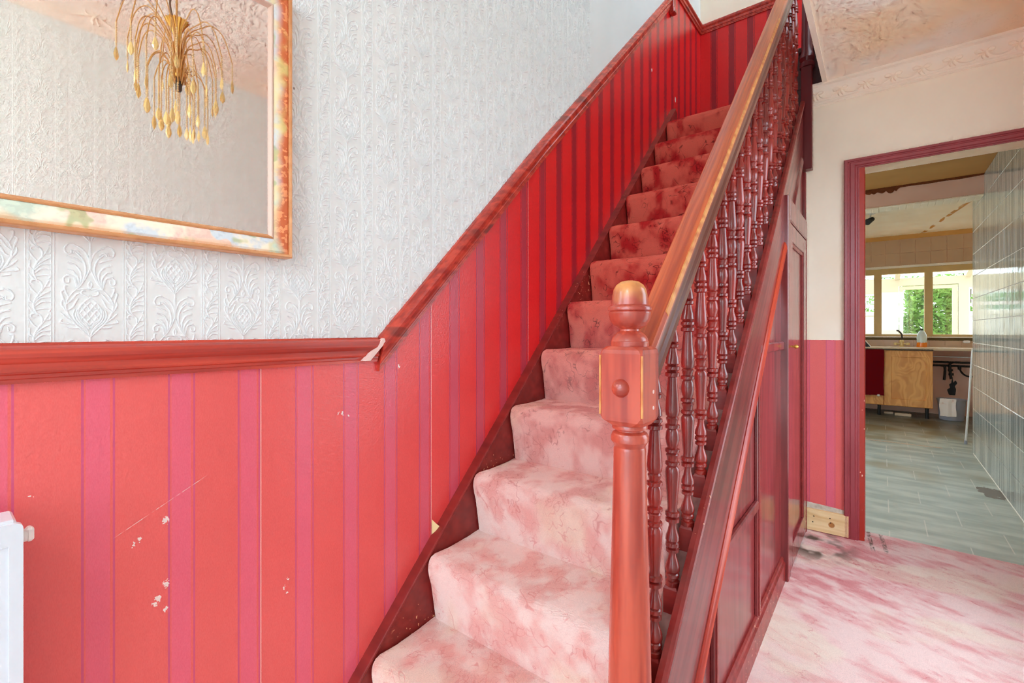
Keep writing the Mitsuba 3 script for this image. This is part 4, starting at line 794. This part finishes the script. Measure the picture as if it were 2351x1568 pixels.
tag(add('mould_patch', poly_ext(mold, YK - 0.003, YK + 0.001, 'y'), 'black', 'wall_kitchen_back', False), 'black mould stain under the pipes')
Bq = thing('bucket', 'grey plastic bucket on the floor beside the oak cabinet', 'bucket')
add('body', cat(lathe([(0.0, 0.0), (0.108, 0.0), (0.116, 0.01), (0.134, 0.235), (0.140, 0.245), (0.142, 0.262), (0.136, 0.262), (0.128, 0.235), (0.112, 0.02), (0.0, 0.015)], 30, (0.685, 8.05, -0.004))), 'bucket_grey', Bq, 40)
k = add('cloth', sheet(0.565, 0.715, 0.055, 0.272, 7.912, 0.006, 12, 8, 0.005, 2), 'cloth_white', None, 50); tag(k, 'stained white cloth hung over the front of the grey bucket', 'cloth')
k = add('broom_handle', cat(tube([(0.652, 6.44, 0.012), (0.658, 6.27, 0.48), (0.664, 6.10, 0.945)], 0.009, 10)), 'white_plastic', None, 40); tag(k, 'thin white pole leaning at the end of the tiled wall', 'pole')
tag(add('rubber_foot', cyl((0.652, 6.443, -0.005), (0.6525, 6.435, 0.035), 0.013, 12), 'bucket_grey', k, 30), 'pale rubber foot')
k = add('floor_debris', cat(box(0.13, 0.30, 8.0, 8.04, -0.005, 0.03, 0.004), box(0.02, 0.12, 8.1, 8.16, -0.005, 0.02, 0.004)), 'worktop', None, False); tag(k, 'scrap of pale board on the dark floor under the cabinet', 'board')
k = thing('spotlight', 'small chrome ceiling spotlight behind the beam', 'spotlight')
add('base', cyl((-0.10, 6.6, 2.445), (-0.10, 6.6, 2.425), 0.045, 18), 'chrome', k, 30); add('stem', cyl((-0.10, 6.6, 2.43), (-0.105, 6.6, 2.36), 0.008, 8), 'chrome', k, 30)
add('head', tube([(-0.13, 6.55, 2.33), (-0.085, 6.63, 2.375)], [0.035, 0.024], 14), 'black', k, 30)

# ------------------------------------------------------------------ lean-to and garden behind the window
LY = 11.0
struct('floor_leanto', box(-2.5, 3.0, YK + 0.14, LY + 0.2, -0.15, -0.02), 'paving', 'pale floor of the lean-to behind the kitchen')
lw = Polygon([(-2.5, -0.02), (3.0, -0.02), (3.0, 2.06), (-2.5, 2.06)])
for x0, x1, z0, z1 in ((0.237, 1.027, -0.01, 1.92), (-1.0, -0.02, 0.95, 1.80), (1.15, 2.0, 0.75, 1.86)): lw = lw.difference(Polygon([(x0, z0), (x1, z0), (x1, z1), (x0, z1)]))
struct('wall_leanto', poly_ext(lw, LY, LY + 0.08, 'y'), 'leanto_cream', 'cream wall of the lean-to with door and windows')
struct('roof_leanto', tm([(-2.5, YK + 0.14, 2.55), (3.0, YK + 0.14, 2.55), (3.0, LY + 0.3, 2.12), (-2.5, LY + 0.3, 2.12)], [(0, 1, 2), (0, 2, 3)]), 'polycarbonate', 'translucent white roof of the lean-to')
for x in (-0.7, 0.219, 1.142, 2.1):
    k = add('rafter', loft([[(x - 0.035, y, z - 0.10), (x + 0.035, y, z - 0.10), (x + 0.035, y, z), (x - 0.035, y, z)] for y, z in ((YK + 0.16, 2.54), (LY, 2.13))]), 'leanto_cream', 'roof_leanto', False)
D2 = add('door_2', cat(*[box(a, b, LY + 0.01, LY + 0.06, c, d, 0.004) for a, b, c, d in ((0.245, 0.302, 0.0, 1.91), (0.948, 1.020, 0.0, 1.91), (0.245, 1.02, 1.849, 1.912), (0.245, 1.02, 0.0, 0.25))]), 'leanto_cream', None, False)
tag(D2, 'cream glazed back door of the lean-to', kind='structure')
add('pane', tm([(0.30, LY + 0.03, 0.25), (0.95, LY + 0.03, 0.25), (0.95, LY + 0.03, 1.85), (0.30, LY + 0.03, 1.85)], [(0, 1, 2), (0, 2, 3)]), 'pane', D2, False)
W2 = add('window_2', cat(*[box(a, b, LY + 0.01, LY + 0.06, c, d, 0.003) for a, b, c, d in ((-1.0, -0.02, 1.545, 1.60), (-0.07, -0.02, 0.95, 1.80), (-1.0, -0.95, 0.95, 1.8), (-1.0, -0.02, 0.95, 1.0), (-1.0, -0.02, 1.76, 1.80))]), 'white_gloss', None, False); tag(W2, 'white lean-to window left of the back door', kind='structure')
W3 = add('window_3', cat(*[box(a, b, LY + 0.01, LY + 0.06, c, d, 0.003) for a, b, c, d in ((1.15, 2.0, 1.53, 1.58), (1.15, 2.0, 1.17, 1.20), (1.15, 1.17, 0.75, 1.86), (1.95, 2.0, 0.75, 1.86), (1.15, 2.0, 0.75, 0.79), (1.15, 2.0, 1.82, 1.86))]), 'white_gloss', None, False); tag(W3, 'white lean-to window right of the back door', kind='structure')
struct('lawn', box(-14, 16, LY + 0.2, 40, -0.2, -0.10), 'lawn', 'garden ground behind the house')
struct('paving', box(-14, 16, -12, LY + 0.2, -0.35, -0.16), 'paving', 'pale paving around the house')
def bush(name, c, r, n, label, seed):
    g = np.random.default_rng(seed)
    d = g.normal(size=(n, 3)); d /= np.linalg.norm(d, axis=1, keepdims=True)
    p = np.array(c) + d * np.array(r) * (0.45 + 0.55 * g.random((n, 1)) ** 0.5) * (0.8 + 0.4 * meshkit.noise(d * 3 + seed)[:, None])
    a = g.normal(size=(n, 3)); a /= np.linalg.norm(a, axis=1, keepdims=True); b = np.cross(a, g.normal(size=(n, 3))); b /= np.linalg.norm(b, axis=1, keepdims=True)
    s = (0.045 + 0.04 * g.random((n, 1)))
    v = np.stack([p - a * s, p - b * s * 0.45, p + a * s, p + b * s * 0.45], 1).reshape(-1, 3); i = np.arange(n) * 4
    f = np.vstack([np.stack([i, i + 1, i + 2], 1), np.stack([i, i + 2, i + 3], 1)])
    k = thing(name, label, 'bush')
    labels[add('foliage', tm(v, f), 'leaf', k, False)] = {'label': 'mass of small green leaves', 'kind': 'stuff'}
    add('stem', cat(*[tube([(c[0] + 0.1 * q, c[1], -0.1), (c[0] + 0.2 * q, c[1] + 0.1 * q, c[2] + r[2] * 0.4)], [0.04, 0.015], 7) for q in (-1, 0, 1)]), 'twig', k, 40)
bush('garden_bush', (0.95, 14.2, 1.15), (0.62, 0.6, 1.25), 5200, 'tall light green bush seen through the left half of the back door', 3)
bush('garden_bush', (2.45, 15.3, 0.8), (0.62, 0.6, 0.9), 3200, 'lower green bush seen through the right part of the back door', 5)
bush('garden_bush', (2.4, 22.5, 2.6), (4.0, 1.2, 2.0), 6000, 'wide dark hedge far behind the garden', 8)
bush('garden_bush', (-1.2, 14.5, 1.5), (0.9, 0.8, 0.9), 2600, 'green bush seen through the left lean-to window', 12)
Sh = thing('garden_shed', 'pale grey shed with slate roof far behind the bushes', 'shed')
add('wall', box(2.3, 4.6, 17.0, 18.6, -0.1, 1.75), 'render_white', Sh, False); add('roof', prism([(-1.25, 0), (1.25, 0), (0, 0.6)], [((3.45, y, 1.75), X3, Z3) for y in (16.8, 18.8)]), 'slate', Sh, False)
kw = add('window', box(2.75, 3.55, 16.97, 17.02, 0.85, 1.5), 'white_gloss', Sh, False); add('pane', box(2.80, 3.50, 16.955, 16.99, 0.9, 1.45), 'slate', kw, False)
k = thing('garden_chair', 'white plastic garden chair outside the back door', 'chair')
cx, cy = 0.50, 12.3
add('seat', box(cx - 0.24, cx + 0.24, cy - 0.22, cy + 0.22, 0.33, 0.37, 0.01), 'white_gloss', k, False)
for j in range(5): add('back_slat', loft([[(cx - 0.22 + 0.1 * j, cy + 0.2, 0.37), (cx - 0.16 + 0.1 * j, cy + 0.2, 0.37), (cx - 0.16 + 0.1 * j, cy + 0.22, 0.37), (cx - 0.22 + 0.1 * j, cy + 0.22, 0.37)], [(cx - 0.22 + 0.1 * j, cy + 0.34, 0.98), (cx - 0.16 + 0.1 * j, cy + 0.34, 0.98), (cx - 0.16 + 0.1 * j, cy + 0.36, 0.98), (cx - 0.22 + 0.1 * j, cy + 0.36, 0.98)]]), 'white_gloss', k, False)
add('back_rail', box(cx - 0.26, cx + 0.26, cy + 0.325, cy + 0.375, 0.96, 1.05, 0.012), 'white_gloss', k, False)
for sx in (-1, 1):
    for sy in (-1, 1): add('leg', tube([(cx + sx * 0.26, cy + sy * 0.25, -0.1), (cx + sx * 0.21, cy + sy * 0.2, 0.34)], 0.022, 10), 'white_gloss', k, 40)
    add('arm', box(cx + sx * 0.27 - 0.03, cx + sx * 0.27 + 0.03, cy - 0.22, cy + 0.28, 0.60, 0.635, 0.01), 'white_gloss', k, False)
k = add('garden_post', cat(box(1.28, 1.46, 13.0, 13.18, -0.1, 1.42, 0.01), box(1.22, 1.52, 12.94, 13.24, 1.40, 1.50, 0.02)), 'render_white', None, False); tag(k, 'white garden pillar outside the right part of the back door', 'pillar')
k = thing('storage_box', 'white storage unit outside the left lean-to window', 'cabinet')
add('body', box(-1.2, 0.06, 11.6, 12.2, -0.1, 1.40, 0.01), 'render_white', k, False); add('lid', box(-1.24, 0.10, 11.56, 12.24, 1.40, 1.48, 0.01), 'white_gloss', k, False)
